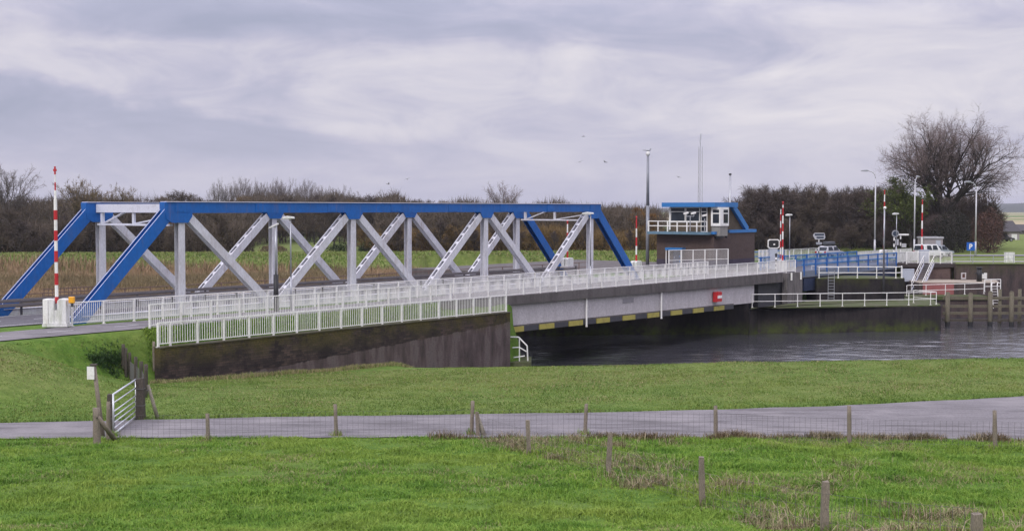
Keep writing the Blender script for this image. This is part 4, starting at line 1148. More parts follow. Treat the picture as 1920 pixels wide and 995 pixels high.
t, h = sign_post(1676, 445, 490, 150, 'round grey sign on a striped post right of the cream barrier housing', DECK, stripes=8, w=.085)
mb = MB(); mb.prism([(.42*math.cos(k*.3142)+.1, h+.45+.42*math.sin(k*.3142)) for k in range(20)][::-1], -.12, -.09, 0, 'y'); mb.build('disc', GALV, t)
mb = MB(); mb.prism([(.29*math.cos(k*.3142)+.1, h+.45+.29*math.sin(k*.3142)) for k in range(20)][::-1], -.128, -.1205, 0, 'y'); mb.build('disc_face', NAVY, t)
mb = MB(); mb.box(.1, -.12, h-.9, .5, -.09, h-.2); mb.build('plate', GALV_L, t)
t, h = sign_post(1688, 442, 490, 151, 'white arrow shaped road sign pointing right on a striped post', DECK, stripes=8, w=.085)
mb = MB(); mb.prism([(-.55, h+.05), (.85, h+.05), (1.0, h+.15), (.85, h+.25), (-.55, h+.25)], -.13, -.10, 0, 'y'); mb.build('arrow_board', WHITE, t)
mb = MB(); mb.box(.1, -.13, h-1.35, .65, -.10, h-.9); mb.build('plate', GALV_L, t)
def parking_sign():
    D = 158; a = at(1820, 472, D); c = at(1820, 462, D); r = 13.5*D/F/2*1.15
    t = thing('parking_sign', 'square blue parking sign with a white letter P by the tall lamp', 'sign', (a.x, D, 5.3))
    zc = c.z-5.3
    mb = MB(); mb.tube((0, .05, 0), (0, .05, zc+r), .04, n=8); mb.build('post', GALV, t)
    mb = MB(); mb.box(-r, -.02, zc-r, r, .008, zc+r); mb.build('board', worn('parking_blue', (.01, .10, .42), None, .15, .4), t, bevel=.01)
    mb = MB(); s = r*.62; y0, y1 = -.03, -.0205
    mb.box(-s*.62, y0, zc-s, -s*.22, y1, zc+s)
    n = 10; co, ci = s*.60, s*.24
    prev = None
    pts_o = [(-s*.22, zc+s)]+[(s*.08+co*.95*math.sin(q), zc+s-co+co*math.cos(q)) for q in [math.pi*i/n for i in range(n+1)]]+[(-s*.22, zc+s-2*co)]
    pts_i = [(-s*.22, zc+s-co+ci)]+[(s*.08+ci*.95*math.sin(q), zc+s-co+ci*math.cos(q)) for q in [math.pi*i/n for i in range(n+1)]]+[(-s*.22, zc+s-co-ci)]
    for i in range(len(pts_o)-1):
        a_, b_, c_, d_ = pts_o[i], pts_o[i+1], pts_i[i+1], pts_i[i]
        mb.add([(q[0], y, q[1]) for y in (y0, y1) for q in (a_, b_, c_, d_)], [(0,1,2,3),(7,6,5,4),(0,4,5,1),(1,5,6,2),(2,6,7,3),(3,7,4,0)])
    mb.build('letter', WHITE, t)
parking_sign()
# pasture railing on top of the right quay
def quay_rail():
    x0, x1, y = at(1786, 492, 149.5).x, 80.0, 149.5
    t = thing('pipe_fence', 'thin grey pipe fence on the grass above the right quay wall', 'fence', (x0, y, 5.36))
    for z in (1.0, .55):
        mb = MB(); mb.tube((0, 0, z), (x1-x0, 0, z), .03, n=5); mb.build('rail', GALV, t)
    n = 12
    for k in range(n+1):
        mb = MB(); mb.tube(((x1-x0)*k/n, 0, 0), ((x1-x0)*k/n, 0, 1.03), .035, n=5); mb.build('post', GALV, t)
quay_rail()
mb = MB()
xa = [BW(103.4, 7.3, -.02), BW(128, 7.3, -.02)]
mb.add([BW(103.4, .9, -.02), BW(128, .9, -.02), BW(128, 7.3, -.02), BW(103.4, 7.3, -.02)], [(0, 1, 2, 3)])
c0 = [BW(128, .9, -.02), BW(128, 7.3, -.02)]
q = Vector((150, 178, DECK-.03)); q2 = Vector((150, 186, DECK-.03))
mb.add([c0[0], Vector((90, 172, DECK-.025)), Vector((90, 178, DECK-.025)), c0[1]], [(0, 1, 2, 3)])
mb.add([Vector((90, 172, DECK-.025)), Vector((400, 168, DECK-.025)), Vector((400, 174, DECK-.025)), Vector((90, 178, DECK-.025))], [(0, 1, 2, 3)])
tag(mb.build('road', worn('pale_road', (.23, .22, .23), (.16, .15, .16), .5, .9, scale=.3)), 'pale road leaving the bridge to the right', 'road', kind='structure')
mb = MB()
mb.add([Vector((AB1+2, 153.0, 5.40)), Vector((160, 153.5, 5.40)), Vector((160, 156.5, 5.40)), Vector((AB1+2, 156, 5.40))], [(0, 1, 2, 3)])
tag(mb.build('path', worn('pale_path', (.34, .33, .31), (.24, .23, .22), .5, .9, scale=.3)), 'pale path on the right bank', 'path', kind='structure')

# ------------------------------------------------------------------ vehicles
TYRE = worn('tyre_rubber', (.02, .02, .022), None, .2, .8)
TAIL = worn('tail_lamp_red', (.35, .01, .012), None, .1, .3)
def car(name, label, loc, rz, paint, ln=4.3, w=1.75, hbody=.85, hroof=1.5, prof='hatch', box=None, cat='car'):
    """x is the driving direction; profile swept across the width with a narrower glasshouse"""
    t = thing(name, label, cat, loc, rz)
    h = ln/2
    low = [(-h, .35), (-h*.98, hbody*.92), (-h*.9, hbody), (h*.45, hbody), (h*.93, hbody*.82), (h, hbody*.6), (h, .32)]
    mb = MB(); mb.prism(low[::-1], -w/2, w/2, 0, 'y'); mb.build('body', paint, t, bevel=.08)
    if prof == 'van': top = [(-h*.96, hbody), (-h*.92, hroof*.97), (-h*.8, hroof), (h*.28, hroof), (h*.62, hbody)]
    else: top = [(-h*.92, hbody), (-h*.70, hroof*.94), (-h*.5, hroof), (h*.1, hroof), (h*.48, hbody)]
    mb = MB(); n = len(top); ins = .13
    vs = [(x, s*(w/2-.02-ins*(z-hbody)/(hroof-hbody)), z) for s in (-1, 1) for x, z in top]
    mb.add(vs, [tuple(range(n)), tuple(range(2*n-1, n-1, -1))]+[(k, n+k, n+(k+1) % n, (k+1) % n) for k in range(n)]); cab = mb.build('cabin', paint, t, bevel=.05)
    def wnd(x0, x1, z0, z1, nm='side_window'):
        for s in (-1, 1):
            yy = lambda z: s*(w/2-.02-ins*(z-hbody)/(hroof-hbody)+.006); mb = MB()
            k = (x1-x0)*.12; q = [(x0+k*(0 if nm == 'x' else .6), z1), (x0, z0), (x1, z0), (x1-k*2.0, z1)]
            mb.add([(x, yy(z), z) for x, z in q]+[(x, yy(z)-s*.02, z) for x, z in q], [(0,1,2,3),(7,6,5,4),(0,4,5,1),(1,5,6,2),(2,6,7,3),(3,7,4,0)]); mb.build(nm, GLASS_D, cab)
    dz = hroof-hbody
    wnd(-h*.72, -h*.22, hbody+dz*.12, hbody+dz*.85); wnd(-h*.18, h*.32, hbody+dz*.12, hbody+dz*.85)
    # rear and front screens
    def scr(a, b, nm):
        (x0, z0), (x1, z1) = a, b; out = -1 if x0 < 0 else 1; mb = MB(); q0 = w/2-.12; q1 = w/2-.12-ins
        nx, nzv = out*.012, .012
        vs = [(x0+nx, -q0, z0), (x0+nx, q0, z0), (x1+nx, q1, z1+nzv), (x1+nx, -q1, z1+nzv)]
        mb.add(vs+[(x-nx*2, y, z-.02) for x, y, z in vs], [(0,1,2,3),(7,6,5,4),(0,4,5,1),(1,5,6,2),(2,6,7,3),(3,7,4,0)]); mb.build(nm, GLASS_D, cab)
    lerp = lambda a, b, f: (a[0]+(b[0]-a[0])*f, a[1]+(b[1]-a[1])*f)
    scr(lerp(top[0], top[1], .12), lerp(top[0], top[1], .88), 'rear_window'); scr(lerp(top[-1], top[-2], .1), lerp(top[-1], top[-2], .9), 'windscreen')
    for x in (-h*.62, h*.62):
        for s in (-1, 1):
            mb = MB(); mb.tube((x, s*(w/2-.2), .32), (x, s*(w/2+.01), .32), .32, n=16); wl = mb.build('wheel', TYRE, t)
            mb = MB(); mb.tube((x, s*(w/2+.0105), .32), (x, s*(w/2+.02), .32), .2, n=14); mb.build('rim', GALV, wl)
    for s in (-1, 1):
        mb = MB(); z1 = hbody+.25 if prof == 'van' else hbody-.04
        mb.box(-h-.015, s*(w/2-.16)-.11, hbody-.25, -h*.94, s*(w/2-.16)+.11, hbody-.02); mb.build('tail_light', TAIL, t)
        mb = MB(); mb.box(h*.9, s*(w/2-.25)-.14, hbody*.62, h+.012, s*(w/2-.25)+.14, hbody*.78); mb.build('headlight', WHITE, t)
    mb = MB(); mb.box(-h-.06, -w/2+.06, .32, -h+.03, w/2-.06, .52); mb.build('rear_bumper', DARKSTEEL, t)
    mb = MB(); mb.box(-h-.075, -.26, .56, -h-.005, .26, .67); mb.build('number_plate', YELLOW, t)
    if box:
        mb = MB(); mb.box(-h*.5, -.45, hroof+.16, h*.2, .45, hroof+.55); mb.build('roof_box', worn('dark_roof_box', (.07, .075, .09), None, .3, .5), t, bevel=.08)
        for x in (-h*.35, h*.05):
            mb = MB(); mb.box(x-.03, -.6, hroof-.03, x+.03, .6, hroof+.155); mb.build('roof_bar', BLACK, t)
    return t
def cpaint(n, c):
    m, nt, b = nodes_of(n, .3, 0, .5); b.inputs['Coat Weight'].default_value = .5
    nt.links.new(rmp(nt, nz(nt, pos(nt), .9, 4), [(.3, tuple(x*.88 for x in c)), (.7, c)]), b.inputs['Base Color']); return m
a = at(1557, 482, 166); car('parked_car', 'silver car with a dark roof box driving behind the blue rails', (a.x, 166, DECK), math.radians(40), cpaint('silver_car_paint', (.40, .41, .44)), box=True)
a = at(1742, 482, 163); car('parked_car', 'white high roofed car with red tail lights near the grey shed', (a.x, 163, DECK), math.radians(35), cpaint('white_car_paint', (.72, .72, .74)), 4.3, 1.8, .98, 1.78, 'van')
a = at(1765, 482, 168); car('parked_car', 'grey car just ahead of the white high roofed car', (a.x, 169, DECK), math.radians(35), cpaint('grey_car_paint', (.30, .33, .38)))
a = at(1880, 455, 252); car('parked_car', 'dark car parked on the lawn by the far farm building', (a.x, 252, height(np.array([a.x]), np.array([252.]))[0]), math.radians(8), cpaint('black_car_paint', (.025, .025, .03)))
def shed(px0, px1, py0, py1, D, name, label, wallm, roofm, zb, dep=3.0, gable=0.0, doorm=None):
    a, b = at(px0, py1, D), at(px1, py0, D); w = b.x-a.x; h = b.z-zb
    t = thing(name, label, 'shed' if gable == 0 else 'building', ((a.x+b.x)/2, D+dep/2, zb))
    mb = MB(); mb.box(-w/2, -dep/2, 0, w/2, dep/2, h*.9 if not gable else h*.55); mb.build('wall', wallm, t)
    mb = MB()
    if gable: mb.prism([(-dep/2-.4, h*.55), (dep/2+.4, h*.55), (0, h)], -w/2-.3, w/2+.3, 0, 'x')
    else: mb.box(-w/2-.1, -dep/2-.15, h*.9+.002, w/2+.1, dep/2+.1, h)
    mb.build('roof', roofm, t)
    mb = MB(); mb.box(w*.12, -dep/2-.03, .05, w*.38, -dep/2-.002, h*.8 if not gable else h*.45); mb.build('door', doorm or WHITE2, t)
    mb = MB(); mb.box(-w*.38, -dep/2-.03, h*.3, -w*.1, -dep/2-.002, h*.5); mb.build('window', GLASS_D, t)
    return t
SHEDW = worn('grey_pink_shed_wall', (.30, .27, .28), (.2, .18, .18), .5, .8, scale=1)
ROOFD = worn('dark_roof_tiles', (.06, .055, .06), (.09, .08, .08), .5, .8, scale=1.5, stretch=(1,1,4))
shed(1733, 1768, 444, 480, 178, 'flat_roofed_shed', 'small pinkish grey flat roofed shed behind the white car', SHEDW, worn('pale_roof_edge', (.4,.4,.42)), DECK, doorm=worn('pale_blue_grey_paint', (.42, .45, .52)))
shed(1872, 1912, 414, 456, 265, 'farm_building', 'grey farm building with a dark pitched roof far right', SHEDW, ROOFD, 4.3, 9, .45)
shed(1915, 1985, 421, 452, 330, 'long_barn', 'long low dark barn at the right edge of the pasture', worn('dark_barn_wall', (.10,.09,.09)), ROOFD, 4.2, 10, .45)
shed(352, 402, 449, 478, 236, 'garden_pavilion', 'low pale roofed white pavilion among the trees beyond the dike', WHITE2, worn('pale_pavilion_roof', (.26, .26, .26)), 3.5, 5)
shed(408, 440, 452, 480, 262, 'garden_hut', 'small dark hut with a pale end under the bare trees beyond the dike', worn('dark_barn_wall', (.10,.09,.09)), worn('brown_roof', (.12, .07, .055)), 3.5, 5, .4)

# ------------------------------------------------------------------ landing stage by the wing wall
def platform():
    c = at(972, 668, 91.5); zp = at(972, 672, 91.5).z
    x0, x1 = at(946, 668, 91).x, at(988, 668, 91).x
    t = thing('access_platform', 'little mossy platform with white tube rails at the foot of the wing wall', 'platform', (x0, 90.6, zp))
    w = x1-x0
    mb = MB(); mb.prism([(-1.5, -1.6), (w+.25, -1.2), (w+.35, 2.2), (-1.5, 2.6)], -2.6, 0); mb.build('slab', PIERT, t)
    h1 = at(972, 629, 91).z-zp; h2 = at(972, 653, 91).z-zp
    mb = MB(); mb.path([(-.6, -.6, h1), (w*.62, -.6, h1), (w, -.6, h1-.62), (w+.05, -.55, .02)], .05, 7); mb.build('hand_rail', WHITE, t)
    mb = MB(); mb.path([(-.6, -.6, h1*.52), (w*.65, -.6, h1*.58), (w*.97, -.6, h1*.40)], .042, 7); mb.path([(w*.2, -.6, h1*.12), (w*.9, -.6, h1*.22)], .042, 7); mb.build('middle_rail', WHITE, t)
    for x in (.25, w*.66):
        mb = MB(); mb.tube((x, -.6, 0), (x, -.6, h1 if x > 1 else h1*.52), .042, n=7); mb.build('post', WHITE, t)
platform()

# ------------------------------------------------------------------ field fences and gate
def H1(x, y): return float(height(np.array([x]), np.array([y]))[0])
def rough_post(mb, x, y, z0, h, r, seed, lean=.05, square=False):
    R = random.Random(seed); n = 4 if square else 8; rows = 5
    lx, ly = R.uniform(-lean, lean), R.uniform(-lean, lean); ph = R.uniform(0, 6)
    vs = []
    for i in range(rows+1):
        f = i/rows
        for k in range(n):
            q = 2*math.pi*k/n+ph if not square else math.pi/4+math.pi/2*k
            rr = r*(1.08-.14*f)*R.uniform(.90, 1.10)*(1.25 if square else 1)
            vs.append((x+lx*f*h+rr*math.cos(q), y+ly*f*h+rr*math.sin(q), z0-.15+(h+.15)*f+(R.uniform(-.02, .02) if i == rows else 0)))
    fs = [(i*n+k, i*n+(k+1) % n, (i+1)*n+(k+1) % n, (i+1)*n+k) for i in range(rows) for k in range(n)]+[tuple(range(rows*n, rows*n+n))]
    mb.add(vs, fs); return (x+lx*h, y+ly*h)
def wire_panel(mb, a, b, za, zb, h, cell=.18, rows=7, r=.0045):
    a, b = Vector((a[0], a[1], za)), Vector((b[0], b[1], zb)); n = max(2, int((b-a).length/cell))
    zz = [.04+(h-.06)*(i/(rows-1))**1.25 for i in range(rows)]
    for z in zz:
        q = [a+(b-a)*(k/4)+Vector((0, 0, z-.03*math.sin(math.pi*k/4)*(z/h))) for k in range(5)]
        mb.path(q, r, 3)
    for k in range(n+1):
        p = a+(b-a)*(k/n); mb.beam(p+Vector((0, 0, .03)), p+Vector((0, 0, h-.03)), r*1.8, r*1.8, (1, 0, 0))
def fence(name, label, posts, cat='fence', wire_h=.95, r=.07, mat=None, square=False, cell=.20, wires=True, rows=7, wr=.0045):
    """posts: list of (x, y, height)"""
    t = thing(name, label, cat, (0, 0, 0)); mat = mat or POSTWOOD
    for i, (x, y, h) in enumerate(posts):
        mb = MB(); rough_post(mb, x, y, H1(x, y), h, r, int(x*100)+i, .05, square); mb.build('post', mat, t, not square)
    if wires:
        for (a, b) in zip(posts[:-1], posts[1:]):
            mb = MB(); wire_panel(mb, a, b, H1(a[0], a[1]), H1(b[0], b[1]), min(wire_h, max(a[2], b[2])), cell, rows, wr); mb.build('wire_mesh', WIRE, t)
    return t
def fpost(px, pyt, pyb, D):
    p = at(px, pyb, D); z = H1(p.x, D); return (p.x, D, at(px, pyt, D).z-z)
# D where the ray through the foot pixel meets the field
def foot(px, py):
    r = ray(px, py); ks = np.arange(18, 130, .05); Q = np.outer(ks, np.array(r))+np.array([0, 0, ZC])
    i = int(np.argmax(Q[:, 2] <= height(Q[:, 0], Q[:, 1]))); return float(Q[i, 0]), float(Q[i, 1])
def post_px(px, pyt, pyb):
    x, y = foot(px, pyb); return (x, y, at(px, pyt, y).z-H1(x, y))
front = [post_px(391, 775, 826), post_px(631, 757, 818), post_px(884, 752, 815), post_px(1097, 757, 815), post_px(1342, 760, 822), post_px(1593, 760, 836), post_px(1866, 769, 842)]
gx, gy = foot(262, 786)
endp = post_px(2110, 778, 850)
fence('sheep_fence', 'wire mesh sheep fence on rough wooden posts along the near edge of the pale path', [post_px(203, 752, 826)]+front+[endp], cell=.19, wr=.0032)
diag = [post_px(992, 787, 852), post_px(1140, 811, 890), post_px(1317, 855, 946), post_px(1546, 902, 1000), post_px(1831, 960, 1085)]
fence('post_fence', 'square wooden posts with thin wire coming up the dike towards the camera', [(front[2][0]+.25, front[2][1]-.3, .9)]+diag, square=True, r=.075, cell=.42, rows=4, wire_h=.8, wr=.003)
bx_, by_ = front[2][0]+.28, front[2][1]-.15
br = thing('brace_post', 'grey bark covered brace post leaning against the tallest post of the sheep fence', 'post', (0, 0, 0))
mb = MB(); mb.tube((bx_+.22, by_-.1, H1(bx_, by_)-.1), (bx_-.10, by_+.02, H1(bx_, by_)+.82), .10, .075, 8); mb.build('post', worn('pale_bark_wood', (.30, .27, .21), (.16, .16, .11), .6, .9, scale=5, stretch=(1,1,.4), bmp=.6, fine=.3), br, True)
mb = MB(); mb.tube((bx_-.14, by_-.08, H1(bx_, by_)+.60), (bx_+.02, by_-.06, H1(bx_, by_)+.60), .012, n=5); mb.build('wire_tie', WIRE, br)
# gate across the path
def field_gate():
    x0, y0 = foot(212, 818); x1, y1 = foot(256, 786)
    z0, z1 = H1(x0, y0), H1(x1, y1)
    hz0 = at(212, 740, y0).z-z0; L_ = math.hypot(x1-x0, y1-y0)
    hg = (at(250, 708, y1).z-z1+hz0)/2
    t = thing('field_gate', 'galvanised seven bar field gate standing across the path', 'gate', (x0, y0, (z0+z1)/2+.02), math.atan2(y1-y0, x1-x0))
    zs = [.08, .26, .44, .62, .80, 1.08, 1.36]; k = hg/1.40
    for z in zs:
        mb = MB(); rr = .035 if z in (.08, 1.36) else .024
        mb.tube((.10, 0, z*k), (L_-.06, 0, z*k), rr, n=8); mb.build('bar', GATEM, t, True)
    for x in (.10, L_-.06):
        mb = MB(); mb.tube((x, 0, .06*k), (x, 0, 1.38*k), .035, n=8); mb.build('upright', GATEM, t, True)
    for z in (.35, 1.1):
        mb = MB(); mb.tube((L_-.06, 0, z*k), (L_+.16, 0, z*k), .025, n=6); mb.build('hinge', GALV, t)
    return (x0, y0, z0), (x1, y1, z1), hg
GATEM = worn('bright_galvanised_gate', (.66, .68, .72), (.42, .43, .46), .4, .35, .45, scale=4)
g0, g1, gh = field_gate()
def single_post(name, label, x, y, h, r, mat, square=False, cat='post', seed=1, band=False, lean=.03):
    t = thing(name, label, cat, (x, y, H1(x, y)))
    mb = MB(); rough_post(mb, 0, 0, 0, h, r, seed, lean, square); mb.build('post_wood', mat, t, not square)
    if band:
        for z in (.35, .75):
            mb = MB(); mb.tube((0, 0, h*z), (0, 0, h*z+.03), r*1.42 if square else r*1.12, n=4 if square else 8); mb.build('wire_band', WIRE, t)
    return t
hx, hy = foot(264, 787)
single_post('gate_post', 'thick dark gate post at the hinge end of the galvanised gate', hx, hy, at(264, 709, hy).z-H1(hx, hy), .17, DARKWOOD, True, seed=5, band=True, lean=.0)
hx, hy = foot(203, 812)
single_post('gate_post', 'dark gate post at the latch end of the galvanised gate', hx-.02, hy+.4, at(203, 741, hy).z-H1(hx, hy), .12, DARKWOOD, True, seed=6, band=True, lean=.0)
hx, hy = foot(182, 832)
single_post('fence_post', 'thick round post in front of the gate below the white notice', hx, hy, at(182, 764, hy).z-H1(hx, hy), .13, POSTWOOD, seed=8, lean=.02)
st = thing('strut_post', 'slanting timber strut running down from the thick round post to the gate foot', 'post', (hx, hy, H1(hx, hy)))
sx_, sy_ = foot(215, 828)
mb = MB(); mb.tube((.05, -.05, .95), (sx_-hx, sy_-hy, .05), .085, .09, 8); mb.build('strut', POSTWOOD, st, True)
mb = MB(); mb.tube((.04, -.14, .93), (.06, .1, .93), .03, n=6); mb.build('peg', DARKWOOD, st)
hx, hy = foot(188, 800); hx2, hy2 = foot(184, 822)
ns = thing('notice_post', 'leaning wooden post with a small white notice board at its top', 'sign', (hx2, hy2+.5, H1(hx2, hy2)))
hh = at(176, 684, hy2+.5).z-H1(hx2, hy2)
tx = at(173, 690, hy2+.5).x-hx2
mb = MB(); mb.tube((.02, 0, -.1), (tx+.06, 0, hh), .085, .075, 8); mb.build('post_wood', POSTWOOD, ns, True)
mb = MB(); mb.box(tx-.15, -.14, hh-.50, tx+.11, -.11, hh-.04); mb.build('white_board', WHITE, ns)
mb = MB(); mb.box(tx-.06, -.11, hh-.02, tx+.16, .1, hh+.04); mb.build('cap', DARKWOOD, ns)
left = [post_px(273, 683, 745), post_px(266, 677, 732), post_px(255, 668, 722), post_px(244, 660, 712), post_px(236, 652, 702), post_px(231, 645, 692)]
fence('picket_fence', 'close set dark wooden posts with wire netting climbing from the gate to the bank', left, r=.09, mat=DARKWOOD, cell=.12, rows=9, wr=.006)
hx, hy = foot(289, 690)
single_post('fence_post', 'single grey post against the left end of the brick wing wall', hx, hy, at(289, 640, hy).z-H1(hx, hy), .08, POSTWOOD, seed=12)
dp = thing('leaning_post', 'pale split post leaning against the hinge end gate post', 'post', (g1[0]+.35, g1[1]+.1, g1[2]))
mb = MB(); mb.tube((.45, .1, -.05), (.08, .05, 1.35), .085, .06, 7); mb.build('split_wood', worn('pale_bark_wood', (.30, .27, .21)), dp, True)
mb = MB(); mb.tube((.05, -.05, 1.15), (.2, .1, 1.17), .02, n=5); mb.build('wire_tie', WIRE, dp)
# ------------------------------------------------------------------ trees
def bark(name, col, var=.5):
    return worn(name, col, tuple(c*.55 for c in col), var, .95, scale=1.2, fine=.2, spec=.1)
BARK_D = bark('dark_bark', (.052, .046, .041)); BARK_G = bark('grey_bark', (.115, .098, .09)); BARK_B = bark('brown_bark', (.085, .060, .046))
TW_BROWN = worn('brown_twigs', (.118, .094, .072), (.070, .060, .050), .6, .95, scale=.35, fine=.25, spec=.05)
TW_GREY = worn('grey_twigs', (.215, .19, .185), (.15, .13, .122), .5, .95, scale=.4, fine=.25, spec=.05)
TW_PURPLE = worn('purple_brown_twigs', (.098, .078, .068), (.16, .138, .122), .5, .95, scale=.3, fine=.3, spec=.05)
TW_GOLD = worn('golden_leaf_twigs', (.25, .135, .038), (.15, .10, .04), .5, .95, scale=.5, fine=.3, spec=.05)
TW_OCHRE = worn('ochre_leaf_twigs', (.185, .125, .055), (.10, .08, .05), .6, .95, scale=.5, fine=.3, spec=.05)
TW_RED = worn('reddish_twigs', (.20, .155, .145), (.26, .21, .20), .5, .95, scale=.6, fine=.25, spec=.05)
LEAF_G = worn('olive_leaves', (.085, .105, .030), (.045, .055, .020), .6, .9, scale=.35, fine=.35, spec=.1)
LEAF_D = worn('dark_evergreen_leaves', (.022, .036, .014), (.012, .018, .010), .6, .9, scale=.8, fine=.3, spec=.1)

def grow(seed, H, spread, levels, kids, up=.25, trunk_f=.3, r0=.3, ratio=.62, jitter=.5, leafy=0, twigs=4, tw_len=.9, tw_w=.035, fork=1, lean=0., minr=.012, start=.35):
    """branch segments by recursion: returns (thick segments, twig triangles) as arrays"""
    R = np.random.default_rng(seed); segs, tw = [], []
    def unit(v): return v/np.linalg.norm(v)
    def branch(p, d, ln, r, lev):
        n = 4 if lev == 0 else 3; q = p.copy(); dd = d.copy(); nodes = [(q.copy(), dd.copy(), r)]
        for i in range(n):
            wob = R.normal(0, .10 if lev == 0 else .17, 3); dd = unit(dd+wob+np.array([0, 0, up*(.15 if lev == 0 else .30)]))
            q2 = q+dd*ln/n; ra, rb = r*(1-.75*i/n*.9), r*(1-.75*(i+1)/n*.9)
            segs.append((q, q2, ra, rb)); q = q2; nodes.append((q.copy(), dd.copy(), rb))
        if lev >= levels:
            for k in range(twigs):
                f = R.random(); i = min(n-1, int(f*n)); b = nodes[i][0]+(nodes[i+1][0]-nodes[i][0])*(f*n-i)
                t = unit(nodes[i][1]+R.normal(0, .55, 3)+np.array([0, 0, up*.5])); L_ = tw_len*R.uniform(.5, 1.25)
                s = unit(np.cross(t, R.normal(0, 1, 3)))*tw_w*R.uniform(.6, 1.3); tw.append((b-s, b+s, b+t*L_))
                for j in range(2):
                    b2 = b+t*L_*R.uniform(.3, .8); t2 = unit(t+R.normal(0, .6, 3)); s2 = unit(np.cross(t2, R.normal(0, 1, 3)))*tw_w*.8
                    tw.append((b2-s2, b2+s2, b2+t2*L_*.6))
            for k in range(leafy):
                b = nodes[R.integers(0, n+1)][0]+R.normal(0, tw_len*.55, 3); s = R.normal(0, 1, (2, 3)); s = s/np.linalg.norm(s, axis=1)[:, None]*tw_w*5*R.uniform(.6, 1.5)
                tw.append((b, b+s[0], b+s[1]))
            return
        k = kids[min(lev, len(kids)-1)]
        for j in range(k):
            f = start+(1-start)*(j+R.random())/k if lev == 0 else .25+.75*(j+R.random())/k
            i = min(n-1, int(f*n)); b = nodes[i][0]+(nodes[i+1][0]-nodes[i][0])*(f*n-i)
            az = R.uniform(0, 2*math.pi) if lev else j*2.4+R.uniform(-.5, .5)
            o = unit(np.cross(nodes[i][1], np.array([math.cos(az), math.sin(az), .15])))
            sp = spread*(1.0+R.normal(0, .18))*(1.15-.55*f if lev == 0 else 1)
            nd = unit(nodes[i][1]*math.cos(sp)+o*math.sin(sp))
            branch(b, nd, ln*ratio*(1.25-.5*f)*R.uniform(.75, 1.2), max(minr, nodes[i][2]*.62), lev+1)
    branch(np.zeros(3), unit(np.array([lean, 0, 1.])), H*trunk_f if fork > 1 else H*.82, r0, 0)
    if fork > 1:
        top = segs[-1][1]; rr = segs[-1][3]; n0 = len(segs)
        for j in range(fork):
            az = j*2*math.pi/fork+R.uniform(-.4, .4); til = R.uniform(.12, .62)
            branch(top-np.array([0, 0, R.uniform(0, .25)*H*trunk_f]), unit(np.array([math.sin(til)*math.cos(az), math.sin(til)*math.sin(az), math.cos(til)])), H*(1-trunk_f)*R.uniform(.62, .82), r0*.55, 1)
    return segs, tw
def seg_mesh(segs, nmin=3):
    A = np.array([s[0] for s in segs]); B = np.array([s[1] for s in segs]); ra = np.array([s[2] for s in segs]); rb = np.array([s[3] for s in segs])
    d = B-A; d /= np.linalg.norm(d, axis=1)[:, None]+1e-9
    ref = np.where(np.abs(d[:, 2:3]) < .9, np.array([[0, 0, 1.]]), np.array([[1., 0, 0]]))
    a = np.cross(d, ref); a /= np.linalg.norm(a, axis=1)[:, None]; b = np.cross(d, a); n = 5
    V = []
    for P, r in ((A, ra), (B, rb)):
        for k in range(n):
            q = 2*math.pi*k/n; V.append(P+(a*math.cos(q)+b*math.sin(q))*r[:, None])
    V = np.stack(V, 1); base = np.arange(len(A))[:, None]*2*n
    Fq = np.concatenate([base+np.array([[k, (k+1) % n, n+(k+1) % n, n+k]]) for k in range(n)], 0)
    return V.reshape(-1, 3), Fq
def make_tree(name, label, cat, mats, group=None, **kw):
    segs, tw = grow(**kw)
    t = thing(name, label, cat, (0, 0, 0), 0, group)
    V, Fq = seg_mesh([s for s in segs if s[2] > kw.get('minr', .012)*1.5]); np_mesh('trunk', V, Fq, mats[0], t, nper=4, smooth=True)
    thin = [s for s in segs if s[2] <= kw.get('minr', .012)*1.5]
    T = np.array(tw)
    if thin:                                       # thin branches join the crown as slim triangles
        A = np.array([s[0] for s in thin]); B = np.array([s[1] for s in thin]); rr = np.array([s[2] for s in thin])
        sd_ = np.cross(B-A, np.random.default_rng(1).normal(0, 1, A.shape)); sd_ /= np.linalg.norm(sd_, axis=1)[:, None]+1e-9
        T = np.concatenate([T, np.stack([A-sd_*rr[:, None], A+sd_*rr[:, None], B+(B-A)*.15], 1)], 0)
    V = T.reshape(-1, 3); np_mesh('crown', V, np.arange(len(V)).reshape(-1, 3), mats[1], t)
    t['h0'] = float(max(V[:, 2].max(), 1)); return t
def put(tree, px, py_top, D, label=None, group=None, rz=0., first=False, py_base=None, wide=1.0):
    x = at(px, 470, D).x; zb = H1(x, D)-.1
    h = at(px, py_top, D).z-zb; s = h/tree['h0']
    if first:
        tree.location = (x, D, zb); tree.rotation_euler = (0, 0, rz); tree.scale = (s*wide, s*wide, s)
        if label: tree['label'] = label
        if group: tree['group'] = group
        return tree
    return dup(tree, (x, D, zb), rz, (s*wide, s*wide, s), label, group)
RR = random.Random(11)
# the big leafless tree on the right
big = make_tree('bare_tree', 'huge spreading leafless tree standing above the wood on the right bank', 'tree', (BARK_D, TW_RED),
                seed=21, H=20, spread=.66, levels=4, kids=[5, 8, 6, 5], up=.26, trunk_f=.20, r0=.62, ratio=.60, twigs=6, tw_len=1.3, tw_w=.016, fork=9, minr=.020)
put(big, 1761, 190, 192, first=True, rz=.6, wide=1.10)
